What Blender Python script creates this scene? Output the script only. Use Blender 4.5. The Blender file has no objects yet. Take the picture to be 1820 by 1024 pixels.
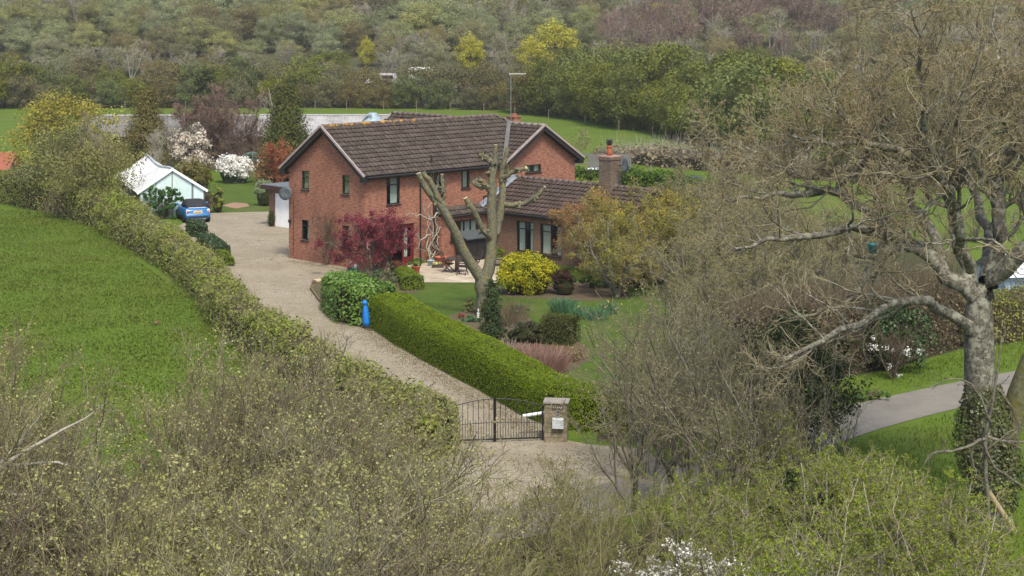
import bpy, math, random
import numpy as np
from mathutils import Vector, Matrix
S=bpy.context.scene
R=math.radians
# ---------------- camera (level tele lens, shifted down) ----------------
F=3120.0; CX=910.0; YH=5.0; H=14.17
cd=bpy.data.cameras.new('camera'); cam=bpy.data.objects.new('camera',cd); S.collection.objects.link(cam)
cam.location=(0,0,H); cam.rotation_euler=(R(90),0,0)
cd.sensor_width=36; cd.lens=F/1820*36; cd.shift_y=-(512-YH)/1820; cd.clip_start=.5; cd.clip_end=5000
S.camera=cam
# ---------------- light ----------------
SUN_EL=R(56); SUN_AZ=R(166)      # azimuth clockwise from +Y: behind the camera, slightly to the right
W=bpy.data.worlds.new('World'); S.world=W; W.use_nodes=True
wn=W.node_tree.nodes; wl=W.node_tree.links
bg=wn['Background']; sk=wn.new('ShaderNodeTexSky'); sk.sky_type='NISHITA'; sk.sun_disc=False
sk.sun_elevation=SUN_EL; sk.sun_rotation=SUN_AZ; sk.air_density=1.0; sk.dust_density=3.0; sk.ozone_density=1.0
wl.new(sk.outputs[0],bg.inputs[0]); bg.inputs[1].default_value=.12
sd=bpy.data.lights.new('sun','SUN'); sun=bpy.data.objects.new('sun',sd); S.collection.objects.link(sun)
sd.energy=2.2; sd.angle=R(12); sd.color=(1,.94,.83)
sun.rotation_euler=Vector((-math.sin(SUN_AZ)*math.cos(SUN_EL),-math.cos(SUN_AZ)*math.cos(SUN_EL),-math.sin(SUN_EL))).to_track_quat('-Z','Y').to_euler()
S.view_settings.view_transform='Standard'; S.view_settings.look='None'; S.view_settings.gamma=1; S.view_settings.exposure=0.98
# ---------------- helpers ----------------
COL=S.collection
def G(px,py,z=0.0):
    Y=F*(H-z)/(py-YH); return np.array([(px-CX)*Y/F,Y,z])
def P(px,py,Y): return np.array([(px-CX)*Y/F,Y,H-(py-YH)*Y/F])
def hz(x,y):
    y=np.asarray(y,float)
    a=np.clip((y-238)/20,0,1); a=a*a*(3-2*a)*1.6
    b=np.clip(y-271,0,130)*.20+np.clip(y-401,0,500)*.11+np.clip(y-900,0,2000)*.03
    return a+b
def link(o,parent=None):
    COL.objects.link(o)
    if parent is not None: o.parent=parent
    return o
def props(o,label=None,cat=None,group=None,kind=None):
    if label: o['label']=label
    if cat: o['category']=cat
    if group: o['group']=group
    if kind: o['kind']=kind
    return o
def thing(name,label,cat,loc=(0,0,0),rz=0,group=None):
    o=bpy.data.objects.new(name,None); o.empty_display_size=.2; link(o)
    o.location=tuple(float(c) for c in loc); o.rotation_euler=(0,0,rz)
    return props(o,label,cat,group)
def dup(root,loc,rz=0,sc=1,label=None,group=None):
    r=root.copy(); COL.objects.link(r); r.location=tuple(float(c) for c in loc); r.rotation_euler=(0,0,rz)
    r.scale=(sc,sc,sc) if np.isscalar(sc) else sc
    if label: r['label']=label
    if group: r['group']=group
    for ch in list(root.children):
        c=ch.copy(); COL.objects.link(c); c.parent=r
        for g in list(ch.children):
            d=g.copy(); COL.objects.link(d); d.parent=c
    return r
# ---------------- materials ----------------
def nd(nt,t,**k):
    n=nt.nodes.new(t)
    for a,b in k.items(): setattr(n,a,b)
    return n
def mixc(nt,f,a,b,mode='MIX'):
    m=nd(nt,'ShaderNodeMix',data_type='RGBA',blend_type=mode)
    for s,v in ((m.inputs[0],f),(m.inputs[6],a),(m.inputs[7],b)):
        if hasattr(v,'is_output') or isinstance(v,bpy.types.NodeSocket): nt.links.new(v,s)
        elif isinstance(v,(int,float)): s.default_value=v
        else: s.default_value=(*v,1)
    return m.outputs[2]
def ramp(nt,f,lo,hi,a=0,b=1):
    m=nd(nt,'ShaderNodeMapRange'); nt.links.new(f,m.inputs[0])
    m.inputs[1].default_value=lo; m.inputs[2].default_value=hi; m.inputs[3].default_value=a; m.inputs[4].default_value=b
    return m.outputs[0]
def noise(nt,vec,sc,det=4,rough=.6,dist=0):
    n=nd(nt,'ShaderNodeTexNoise'); n.inputs['Scale'].default_value=sc; n.inputs['Detail'].default_value=det
    n.inputs['Roughness'].default_value=rough; n.inputs['Distortion'].default_value=dist
    if vec is not None: nt.links.new(vec,n.inputs['Vector'])
    return n.outputs['Fac']
def base(name,rough=.8,spec=.3,metal=0):
    m=bpy.data.materials.new(name); m.use_nodes=True; nt=m.node_tree; b=nt.nodes['Principled BSDF']
    b.inputs['Roughness'].default_value=rough; b.inputs['Specular IOR Level'].default_value=spec; b.inputs['Metallic'].default_value=metal
    tc=nd(nt,'ShaderNodeTexCoord'); return m,nt,b,tc.outputs['Object']
def bump(nt,b,h,strength=.5,dist=.05):
    n=nd(nt,'ShaderNodeBump'); n.inputs['Strength'].default_value=strength; n.inputs['Distance'].default_value=dist
    nt.links.new(h,n.inputs['Height']); nt.links.new(n.outputs[0],b.inputs['Normal'])
def mat(name,c1,c2=None,sc=6,rough=.7,spec=.3,metal=0,bmp=0,lo=.35,hi=.65,c3=None,sc3=1.2):
    m,nt,b,oc=base(name,rough,spec,metal); c2=c2 or tuple(c*.75 for c in c1)
    f=noise(nt,oc,sc,5); col=mixc(nt,ramp(nt,f,lo,hi),c1,c2)
    if c3: col=mixc(nt,ramp(nt,noise(nt,oc,sc3,3),.45,.62),col,c3)
    nt.links.new(col,b.inputs['Base Color'])
    if bmp: bump(nt,b,f,bmp)
    return m
def leafmat(name,cs,clump=1.0,trans=.3,rough=.65,spec=.08,orand=0.0,cl=.55):
    """cs: 3 colours mixed by the per-leaf attribute r; clumps of lighter/yellower growth by position"""
    m,nt,b,oc=base(name,rough,spec)
    at=nd(nt,'ShaderNodeAttribute',attribute_name='r'); r=at.outputs['Fac']
    col=mixc(nt,ramp(nt,r,0,.5),cs[0],cs[1]); col=mixc(nt,ramp(nt,r,.5,1),col,cs[2])
    col=mixc(nt,ramp(nt,noise(nt,oc,clump,3),.4,.65,0,cl),col,cs[3] if len(cs)>3 else cs[2])
    if orand:
        oi=nd(nt,'ShaderNodeObjectInfo'); h=nd(nt,'ShaderNodeHueSaturation')
        nt.links.new(ramp(nt,oi.outputs['Random'],0,1,.5-.05*orand,.5+.03*orand),h.inputs['Hue'])
        w=nd(nt,'ShaderNodeTexWhiteNoise',noise_dimensions='1D'); nt.links.new(oi.outputs['Random'],w.inputs['W'])
        nt.links.new(ramp(nt,w.outputs['Value'],0,1,1-.35*orand,1+.35*orand),h.inputs['Value'])
        nt.links.new(ramp(nt,oi.outputs['Random'],0,1,1.1,.75),h.inputs['Saturation'])
        nt.links.new(col,h.inputs['Color']); col=h.outputs['Color']
    nt.links.new(col,b.inputs['Base Color'])
    if trans:
        t=nd(nt,'ShaderNodeBsdfTranslucent'); nt.links.new(col,t.inputs[0]); mx=nd(nt,'ShaderNodeMixShader')
        mx.inputs[0].default_value=trans; nt.links.new(b.outputs[0],mx.inputs[1]); nt.links.new(t.outputs[0],mx.inputs[2])
        nt.links.new(mx.outputs[0],nt.nodes['Material Output'].inputs[0])
    return m
def bark(name,c1,c2,c3=None,sc=8,rand=0,sp=.5):
    m,nt,b,oc=base(name,.9,.15)
    f=noise(nt,oc,sc,6,.7); col=mixc(nt,ramp(nt,f,.38,.62),c1,c2)
    if c3: col=mixc(nt,ramp(nt,noise(nt,oc,sc*.35,5,.7),.5,.58,0,sp),col,c3)
    if rand:
        oi=nd(nt,'ShaderNodeObjectInfo'); col=mixc(nt,ramp(nt,oi.outputs['Random'],0,1,0,rand),col,c3 or c2)
    nt.links.new(col,b.inputs['Base Color']); bump(nt,b,f,.6,.03); return m
# ---------------- hard-surface builder ----------------
class MB:
    def __init__(s): s.v=[]; s.f=[]; s.sm=False
    def pt(s,*vs):
        n=len(s.v); s.v+= [tuple(float(c) for c in v) for v in vs]; return n
    def poly(s,*vs): n=s.pt(*vs); s.f.append(tuple(range(n,n+len(vs)))); return s
    def hexa(s,c):  # 8 corners: bottom 4, top 4
        n=s.pt(*c)
        for q in ((0,3,2,1),(4,5,6,7),(0,1,5,4),(1,2,6,5),(2,3,7,6),(3,0,4,7)): s.f.append(tuple(n+i for i in q))
        return s
    def box(s,x0,x1,y0,y1,z0,z1):
        return s.hexa([(x0,y0,z0),(x1,y0,z0),(x1,y1,z0),(x0,y1,z0),(x0,y0,z1),(x1,y0,z1),(x1,y1,z1),(x0,y1,z1)])
    def beam(s,a,b,w,h,up=(0,0,1)):
        a=Vector(a);b=Vector(b);d=(b-a).normalized();u=Vector(up);sd_=d.cross(u)
        if sd_.length<1e-4: sd_=d.cross(Vector((1,0,0)))
        sd_.normalize(); u=sd_.cross(d).normalized(); sd_*=w/2; u*=h/2
        return s.hexa([a-sd_-u,a+sd_-u,b+sd_-u,b-sd_-u,a-sd_+u,a+sd_+u,b+sd_+u,b-sd_+u])
    def tube(s,pts,r,n=8,cap=True):
        pts=[Vector(p) for p in pts]; rs=r if isinstance(r,(list,tuple)) else [r]*len(pts); st=[]
        for i,p in enumerate(pts):
            d=(pts[min(i+1,len(pts)-1)]-pts[max(i-1,0)]).normalized(); u=Vector((0,0,1)) if abs(d.z)<.9 else Vector((1,0,0))
            a=d.cross(u).normalized(); b=a.cross(d)
            st.append(s.pt(*[p+(a*math.cos(2*math.pi*k/n)+b*math.sin(2*math.pi*k/n))*rs[i] for k in range(n)]))
        for i in range(len(pts)-1):
            for k in range(n): s.f.append((st[i]+k,st[i]+(k+1)%n,st[i+1]+(k+1)%n,st[i+1]+k))
        if cap: s.f.append(tuple(st[0]+k for k in range(n))[::-1]); s.f.append(tuple(st[-1]+k for k in range(n)))
        return s
    def lathe(s,prof,c=(0,0,0),n=20,cap=True):
        st=[s.pt(*[(c[0]+r*math.cos(2*math.pi*k/n),c[1]+r*math.sin(2*math.pi*k/n),c[2]+z) for k in range(n)]) for r,z in prof]
        for i in range(len(prof)-1):
            for k in range(n): s.f.append((st[i]+k,st[i]+(k+1)%n,st[i+1]+(k+1)%n,st[i+1]+k))
        if cap: s.f.append(tuple(st[0]+k for k in range(n))[::-1]); s.f.append(tuple(st[-1]+k for k in range(n)))
        return s
    def tr(s,M):
        s.v=[tuple(M@Vector(v)) for v in s.v]; return s
    def build(s,name,m,parent=None,smooth=False,bevel=0):
        me=bpy.data.meshes.new(name); me.from_pydata(s.v,[],s.f); me.materials.append(m)
        if smooth: me.polygons.foreach_set('use_smooth',[True]*len(me.polygons))
        me.update(); o=bpy.data.objects.new(name,me); link(o,parent)
        if bevel:
            b=o.modifiers.new('bevel','BEVEL'); b.width=bevel; b.segments=2; b.limit_method='ANGLE'
        return o
# ---------------- vegetation builder (numpy) ----------------
def ztop(o): return max(v[2] for c in o.children for v in c.bound_box)
def nrm(a): return a/np.maximum(np.linalg.norm(a,axis=-1,keepdims=True),1e-9)
class Soup:
    def __init__(s): s.V=[];s.Q=[];s.Rr=[];s.M=[];s.n=0
    def add(s,V,Q,r,mi=0):
        s.V.append(V.reshape(-1,3)); s.Q.append(Q.reshape(-1,4)+s.n); s.n+=V.size//3
        s.Rr.append(np.broadcast_to(r,(Q.size//4,)).astype(np.float32)); s.M.append(np.full(Q.size//4,mi,np.int32)); return s
    def tubes(s,pts,rad,sides=3,mi=0,r=.5):
        if len(pts)==0: return s
        N,K,_=pts.shape; t=np.gradient(pts,axis=1); t=nrm(t)
        ref=np.where(np.abs(t[...,2:3])>.9,np.array([1.,0,0]),np.array([0,0,1.])); a=nrm(np.cross(t,ref)); b=np.cross(a,t)
        th=np.arange(sides)*2*np.pi/sides
        V=pts[:,:,None,:]+rad[:,:,None,None]*(np.cos(th)[None,None,:,None]*a[:,:,None,:]+np.sin(th)[None,None,:,None]*b[:,:,None,:])
        i=np.arange(N)[:,None,None]*K*sides+np.arange(K-1)[None,:,None]*sides; k=np.arange(sides)[None,None,:]; k2=(k+1)%sides
        Q=np.stack([i+k,i+k2,i+sides+k2,i+sides+k],-1)
        return s.add(V,Q,r,mi)
    def leaves(s,p,n,size,asp,rng,mi=0,jit=.6,r=None,droop=0):
        N=len(p)
        if N==0: return s
        n=nrm(n+jit*rng.normal(size=(N,3))); d=rng.normal(size=(N,3)); d[:,2]-=droop; d=nrm(d-(d*n).sum(1,keepdims=True)*n); e=np.cross(n,d)
        sz=(size*rng.uniform(.6,1.35,N))[:,None]; w=sz*asp
        V=np.stack([p-d*sz*.5,p+e*w*.5,p+d*sz*.5,p-e*w*.5],1)
        Q=np.arange(N*4).reshape(N,4)
        return s.add(V,Q,rng.uniform(0,1,N) if r is None else r,mi)
    def build(s,name,mats,parent=None,smooth=False):
        V=np.concatenate(s.V).astype(np.float32); Q=np.concatenate(s.Q).astype(np.int32)
        me=bpy.data.meshes.new(name); me.vertices.add(len(V)); me.vertices.foreach_set('co',V.ravel())
        me.loops.add(Q.size); me.loops.foreach_set('vertex_index',Q.ravel()); me.polygons.add(len(Q))
        me.polygons.foreach_set('loop_start',np.arange(0,Q.size,4,dtype=np.int32))
        me.polygons.foreach_set('material_index',np.concatenate(s.M))
        if smooth: me.polygons.foreach_set('use_smooth',np.ones(len(Q),bool))
        for m in (mats if isinstance(mats,(list,tuple)) else [mats]): me.materials.append(m)
        me.update(calc_edges=True)
        a=me.attributes.new('r','FLOAT','FACE'); a.data.foreach_set('value',np.concatenate(s.Rr))
        o=bpy.data.objects.new(name,me); return link(o,parent)
def grow(p0,d0,L,r0,r1,K,wander,up,rng):
    N=len(p0); L=np.broadcast_to(L,(N,)).astype(float); pts=np.zeros((N,K+1,3)); pts[:,0]=p0; d=nrm(np.array(d0,float).reshape(N,3))
    up=np.array([0,0,1.])*up if np.isscalar(up) else np.asarray(up)
    for k in range(K):
        d=nrm(d+wander*rng.normal(size=(N,3))+up); pts[:,k+1]=pts[:,k]+d*(L/K)[:,None]
    t=np.linspace(0,1,K+1)[None]; r0=np.broadcast_to(r0,(N,))[:,None]; r1=np.broadcast_to(r1,(N,))[:,None]
    return pts,r0+(r1-r0)*t
def kids(pts,rad,n,t0,t1,ang,angv,fac,rng,rf=.6,rmin=.004,tap=.5):
    N,K1,_=pts.shape; K=K1-1; M=N*n; idx=np.repeat(np.arange(N),n); t=rng.uniform(t0,t1,M); x=t*K; s=np.minimum(x.astype(int),K-1); f=(x-s)[:,None]
    A=pts[idx,s];B=pts[idx,s+1]; p=A+(B-A)*f; tan=nrm(B-A); q=rng.normal(size=(M,3)); q=nrm(q-(q*tan).sum(1,keepdims=True)*tan)
    a=rng.normal(ang,angv,M)[:,None]; d=np.cos(a)*tan+np.sin(a)*q
    Lp=np.linalg.norm(np.diff(pts,axis=1),axis=2).sum(1)[idx]; L=Lp*fac*(1-tap*t)*rng.uniform(.7,1.3,M)
    r=np.maximum((rad[idx,s]*(1-f[:,0])+rad[idx,s+1]*f[:,0])*rf,rmin); return p,d,L,r
def along(pts,n,rng,t0=0.1):
    N,K1,_=pts.shape; K=K1-1; idx=np.repeat(np.arange(N),n); t=rng.uniform(t0,1,N*n); x=t*K; s=np.minimum(x.astype(int),K-1); f=(x-s)[:,None]
    return pts[idx,s]+(pts[idx,s+1]-pts[idx,s])*f
def woody(stems,levels,rng,leaf=None,thick=1,sides0=6):
    """stems:(pts,rad).  levels: (n,t0,t1,ang,fac,rf,K,wander,up,rmin). first `thick` levels go to the trunk soup"""
    T=Soup(); C=Soup(); pts,rad=stems; T.tubes(pts,rad,sides0,r=.5); last=None
    for i,(n,t0,t1,ang,fac,rf,K,wd,up,rmin) in enumerate(levels):
        p,d,L,r=kids(pts,rad,n,t0,t1,ang,.25,fac,rng,rf,rmin)
        pts,rad=grow(p,d,L,r,np.maximum(r*.35,rmin*.7),K,wd,up,rng)
        (T if i<thick-1 else C).tubes(pts,rad,4 if i<thick-1 else 3,mi=0,r=.5)
    if leaf:
        n,size,asp,jit=leaf; q=along(pts,n,rng); q=q+rng.normal(size=q.shape)*jit
        C.leaves(q,rng.normal(size=q.shape)+[0,0,.5],size,asp,rng,mi=1)
    return T,C,pts
def blob(rng,n,c,r,shell=.5,lump=.25,nl=5,flat=None):
    """points in a lumpy ellipsoid volume + outward normals"""
    d=nrm(rng.normal(size=(n,3))); ld=nrm(rng.normal(size=(nl,3))); w=rng.uniform(-lump,lump,nl)
    f=1+(np.clip(d@ld.T,0,1)**3*w).sum(1)+ .6*lump*np.sin(d[:,0]*9+d[:,1]*7+d[:,2]*11+nl)
    rr=(shell+(1-shell)*rng.uniform(0,1,n)**.6)*f
    p=d*rr[:,None]*np.array(r)+np.array(c); 
    if flat is not None: p[:,2]=np.maximum(p[:,2],flat)
    return p,nrm(d/np.array(r))
# ---------------- setting: ground, fields, drive, lane, patio ----------------
def groundmat(name,cols,scs,bmp=.4,rough=.95,bd=.05):
    m,nt,b,oc=base(name,rough,.1)
    f1=noise(nt,oc,scs[0],5,.65); f2=noise(nt,oc,scs[1],6,.7); f3=noise(nt,oc,scs[2],3,.6)
    c=mixc(nt,ramp(nt,f1,.38,.62),cols[0],cols[1]); c=mixc(nt,ramp(nt,f2,.42,.62,0,.7),c,cols[2])
    c=mixc(nt,ramp(nt,f3,.5,.68,0,.6),c,cols[3]); nt.links.new(c,b.inputs['Base Color']); bump(nt,b,f2,bmp,bd); return m
M_field=groundmat('field_grass',[(.08,.128,.013),(.06,.102,.012),(.105,.15,.02),(.115,.125,.028)],(.25,2.2,.09),.8)
M_lawn=groundmat('lawn_grass',[(.060,.10,.014),(.038,.07,.012),(.095,.135,.022),(.105,.112,.035)],(.9,9,.3),.9)
M_soil=groundmat('soil',[(.10,.075,.05),(.07,.055,.035),(.14,.10,.065),(.07,.09,.03)],(1.5,8,.4))
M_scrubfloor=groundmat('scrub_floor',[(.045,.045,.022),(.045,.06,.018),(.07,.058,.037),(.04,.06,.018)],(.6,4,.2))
M_hill=groundmat('hill_floor',[(.06,.065,.03),(.05,.06,.025),(.09,.075,.05),(.05,.07,.02)],(.05,.4,.02))
def gravelmat():
    m,nt,b,oc=base('gravel',.95,.1)
    v=nd(nt,'ShaderNodeTexVoronoi'); v.inputs['Scale'].default_value=22; nt.links.new(oc,v.inputs['Vector'])
    sp=nd(nt,'ShaderNodeSeparateColor'); nt.links.new(v.outputs['Color'],sp.inputs[0])
    c=mixc(nt,sp.outputs[0],(.15,.126,.088),(.34,.30,.225)); c=mixc(nt,ramp(nt,noise(nt,oc,.45,5,.65),.44,.62,0,.75),c,(.18,.15,.10))
    c=mixc(nt,ramp(nt,noise(nt,oc,1.7,6,.75),.52,.64,0,.8),c,(.12,.105,.065))
    c=mixc(nt,ramp(nt,noise(nt,oc,60,2),.3,.7,0,.35),c,(.48,.42,.31)); nt.links.new(c,b.inputs['Base Color'])
    bump(nt,b,v.outputs['Distance'],.7,.03); return m
M_gravel=gravelmat()
def laneM():
    m,nt,b,oc=base('tarmac',.9,.2)
    c=mixc(nt,ramp(nt,noise(nt,oc,40,3),.3,.7),(.15,.138,.115),(.235,.213,.175)); c=mixc(nt,ramp(nt,noise(nt,oc,.8,5,.7),.45,.65,0,.5),c,(.12,.112,.098))
    nt.links.new(c,b.inputs['Base Color']); bump(nt,b,noise(nt,oc,90,2),.3,.01); return m
M_lane=laneM()
def slabM():
    m,nt,b,oc=base('paving_slabs',.85,.2)
    t=nd(nt,'ShaderNodeTexBrick',offset=.5); t.inputs['Scale'].default_value=1; t.inputs['Brick Width'].default_value=.6; t.inputs['Row Height'].default_value=.6
    t.inputs['Mortar Size'].default_value=.012; t.inputs['Color1'].default_value=(.50,.43,.33,1); t.inputs['Color2'].default_value=(.40,.34,.26,1); t.inputs['Mortar'].default_value=(.2,.17,.12,1)
    mp=nd(nt,'ShaderNodeMapping'); mp.inputs['Rotation'].default_value=(0,0,R(45)); nt.links.new(oc,mp.inputs[0]); nt.links.new(mp.outputs[0],t.inputs['Vector'])
    c=mixc(nt,ramp(nt,noise(nt,oc,.9,5,.7),.42,.62,0,.75),t.outputs[0],(.27,.225,.155)); nt.links.new(c,b.inputs['Base Color']); return m
M_slab=slabM()
def sheet(name,pts,z,m,wob=.12,step=.6,seed=1,kind='structure',label=None,cat=None):
    """flat outline from real ground points with a slightly ragged edge"""
    rg=random.Random(seed); out=[]; n=len(pts)
    for i in range(n):
        a=np.array(pts[i][:2]);b=np.array(pts[(i+1)%n][:2]); k=max(1,int(np.linalg.norm(b-a)/step)); 
        for j in range(k):
            q=a+(b-a)*j/k; out.append((q[0]+rg.uniform(-wob,wob),q[1]+rg.uniform(-wob,wob),z))
    from mathutils.geometry import tessellate_polygon
    tris=tessellate_polygon([[Vector(p) for p in out]])
    me=bpy.data.meshes.new(name); me.from_pydata(out,[],[tuple(t) for t in tris]); me.materials.append(m); me.update()
    for p in me.polygons:
        if p.normal.z<0: p.flip()
    o=bpy.data.objects.new(name,me); link(o); return props(o,label,cat,kind=kind)
# one ground sheet out to the hills
xs=np.concatenate([np.arange(-900,-100,40),np.arange(-100,100,6),np.arange(100,901,40)]); ys=np.concatenate([[-60,0,40,80,120,160,200,225],np.arange(236,300,3),np.arange(300,900,15),np.arange(900,2400,100)])
gx,gy=np.meshgrid(xs,ys); zz=hz(gx,gy); nx,ny=len(xs),len(ys)
me=bpy.data.meshes.new('ground'); i=np.arange(nx-1)[None]+np.arange(ny-1)[:,None]*nx
fq=np.stack([i,i+1,i+1+nx,i+nx],-1).reshape(-1,4)
me.from_pydata(np.stack([gx,gy,zz],-1).reshape(-1,3).tolist(),[],fq.tolist()); me.materials.append(M_field); me.materials.append(M_hill)
for p in me.polygons:
    p.use_smooth=True
    if p.center.y>236: p.material_index=1
props(link(bpy.data.objects.new('ground',me)),kind='structure')
g=lambda *a:[G(x,y) for x,y in a]
# scrubby ground under the near thicket
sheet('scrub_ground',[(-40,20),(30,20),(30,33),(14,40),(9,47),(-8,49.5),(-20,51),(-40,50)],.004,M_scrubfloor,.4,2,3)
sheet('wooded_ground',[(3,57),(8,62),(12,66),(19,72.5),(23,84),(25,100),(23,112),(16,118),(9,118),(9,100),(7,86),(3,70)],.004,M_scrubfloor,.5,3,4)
# hedge bottom along the drive
# gravel drive
sheet('gravel_drive',g((345,380),(485,376),(492,402),(515,404),(540,440),(600,455),(650,470),(652,484),(600,492),(556,500),(556,515),(585,560),(675,588),(800,655),(900,712),(985,775),(1015,786),(1150,800),(1210,840),(1190,890),(1050,925),(900,935),(760,930),(720,890),(690,800),(600,690),(470,570),(380,470),(318,402)),.008,M_gravel,.1,.5,6)
# garden lawn and back lawn
sheet('garden_lawn',g((660,486),(745,500),(900,503),(1010,512),(1120,505),(1300,600),(1230,690),(1060,700),(960,700),(880,655),(720,530)),.006,M_lawn,.05,.6,7)
sheet('back_lawn',g((368,328),(470,318),(490,372),(485,381),(385,381),(352,372)),.006,M_lawn,.1,.8,8)
sheet('far_meadow',g((150,205),(900,205),(1030,228),(1290,276),(1300,300),(1100,292),(700,240),(150,245)),.006,M_field,.1,4,18)
# patio in front of the french doors
sheet('patio',g((650,483),(742,470),(855,455),(905,468),(900,503),(745,502),(700,492)),.012,M_slab,.01,3,9)
# beds
sheet('shrub_bed',g((556,500),(650,484),(705,492),(748,503),(742,522),(700,520),(660,590),(588,562),(560,520)),.011,M_soil,.08,.5,10)
sheet('flower_bed',g((800,560),(850,545),(930,550),(950,575),(1035,610),(1050,640),(1000,668),(930,660),(860,640),(800,590)),.011,M_soil,.12,.5,11)
sheet('border_bed',g((880,512),(1110,498),(1120,530),(1040,536),(900,528)),.011,M_soil,.1,.6,12)
sheet('tree_circle_bed',g((394,366),(415,360),(440,362),(442,367),(420,371)),.011,mat('bed_bark',(.33,.19,.12),(.22,.13,.09),9),.05,.4,13)
# lane from the right, past the drive mouth and on behind the near thicket
def lane(name,pts,w,z,m):
    p=[np.array(q,float) for q in pts]; L=[];Rr=[]
    for i,q in enumerate(p):
        d=p[min(i+1,len(p)-1)]-p[max(i-1,0)]; d/=np.linalg.norm(d); n=np.array([-d[1],d[0]]); L.append(q+n*w/2); Rr.append(q-n*w/2)
    me=bpy.data.meshes.new(name); v=[(*a,z) for a in L]+[(*a,z) for a in Rr]; k=len(p)
    me.from_pydata(v,[],[(i,k+i,k+i+1,i+1) for i in range(k-1)]); me.materials.append(m); me.update()
    for q in me.polygons:
        if q.normal.z<0: q.flip()
    return props(link(bpy.data.objects.new(name,me)),kind='structure')
LP=[(60,92),(40,79),(28,71.3),(20.4,66.6),(14.3,62),(10.6,58.6),(7.2,54.6),(3.5,50.5),(-1,47.2),(-6,45),(-13,43),(-24,41),(-50,38)]
lp=[]; 
for i in range(len(LP)-1):
    p0,p1,p2,p3=[np.array(LP[max(0,min(len(LP)-1,j))],float) for j in (i-1,i,i+1,i+2)]
    for t in np.arange(0,1,.2): lp.append(.5*((2*p1)+(-p0+p2)*t+(2*p0-5*p1+4*p2-p3)*t*t+(-p0+3*p1-3*p2+p3)*t**3))
lane('lane',lp,2.7,.016,M_lane); 
# old worn green strip either side of the gate
# grass blades: left field, verges, lawns
def inpoly(p,poly):
    x,y=p[:,0],p[:,1]; c=np.zeros(len(p),bool); n=len(poly); j=n-1
    for i in range(n):
        xi,yi=poly[i][:2];xj,yj=poly[j][:2]
        c^=((yi>y)!=(yj>y))&(x<(xj-xi)*(y-yi)/(yj-yi+1e-12)+xi); j=i
    return c
def lanedist(p):
    q=np.array(lp); return np.min(np.linalg.norm(p[:,None,:]-q[None],axis=2),axis=1)
def grass(name,poly,dens,h,w,m,seed,avoid=None,clumps=1.0):
    rg=np.random.default_rng(seed); pl=np.array([q[:2] for q in poly]); lo=pl.min(0);hi=pl.max(0); n=int((hi-lo).prod()*dens)
    p=rg.uniform(lo,hi,(n,2)); k=inpoly(p,pl)
    if avoid is not None: k&=~avoid(p)
    p=p[k]; c=np.sin(p[:,0]*.9+np.sin(p[:,1]*.7)*2)*np.sin(p[:,1]*.45+np.sin(p[:,0]*.5)*2)
    hh=h*(1+.5*c*clumps)*rg.uniform(.5,1.5,len(p)); a=rg.uniform(0,2*np.pi,len(p)); d=np.stack([np.cos(a),np.sin(a),0*a],1); e=np.stack([-d[:,1],d[:,0],0*a],1)
    b=np.concatenate([p,np.zeros((len(p),1))],1); lean=rg.normal(size=(len(p),1))*.5
    top=b+e*hh[:,None]*lean; top[:,2]+=hh; ww=w*rg.uniform(.6,1.4,(len(p),1))
    V=np.stack([b-d*ww/2,b+d*ww/2,top+d*ww*.2,top-d*ww*.2],1); s=Soup(); s.add(V,np.arange(V.shape[0]*4).reshape(-1,4),rg.uniform(0,1,len(p)))
    o=s.build(name,m); return props(o,{'field_grass':'lush green pasture grass in the field left of the hedge','lane_grass':'rough grass beside the lane'}.get(name,'green grass'),'grass',kind='stuff')
M_blade=leafmat('grass_blades',[(.085,.138,.014),(.108,.162,.017),(.14,.185,.026),(.15,.16,.034)],.22,.35,.7,.15)
grass('field_grass',[(-48,50),(-7,50),(-10.5,72),(-14.5,82),(-20,95),(-28,117),(-45,125),(-55,125)],95,.05,.075,M_blade,1)
grass('lane_grass',[(6,40),(30,40),(34,60),(30,76),(22,74.5),(12,65),(9.5,62.5),(8,57),(9,50)],60,.08,.035,M_blade,2,avoid=lambda p:lanedist(p)<1.75)

# leaf litter and moss tufts gathered along the edges of the drive
rg_=np.random.default_rng(77); s=Soup(); q=[]
for a,b,n,w in (((655,592),(968,782),5200,.55),((556,515),(655,592),1500,.4),((800,790),(640,680),1500,.5),((513,464),(650,486),700,.25),((900,830),(1150,815),1800,1.2),((640,560),(800,700),1200,1.6),((430,420),(520,520),900,1.8)):
    A=G(*a);B=G(*b); t=rg_.uniform(0,1,(n,1)); q.append(A+(B-A)*t+np.abs(rg_.normal(size=(n,3)))*rg_.choice([-1,1],(n,3))*[w*.7,w*.7,0])
q=np.concatenate(q); q[:,2]=.012+rg_.uniform(0,.02,len(q)); s.leaves(q,np.tile([0,0,1.],(len(q),1)),.05,.6,rg_,jit=.4)
props(s.build('leaf_litter',leafmat('litter',[(.09,.06,.035),(.15,.11,.06),(.10,.12,.03),(.2,.15,.09)],.8,.1)),'brown leaf litter and moss scattered along the edges of the gravel drive','leaf litter',kind='stuff')
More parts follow.
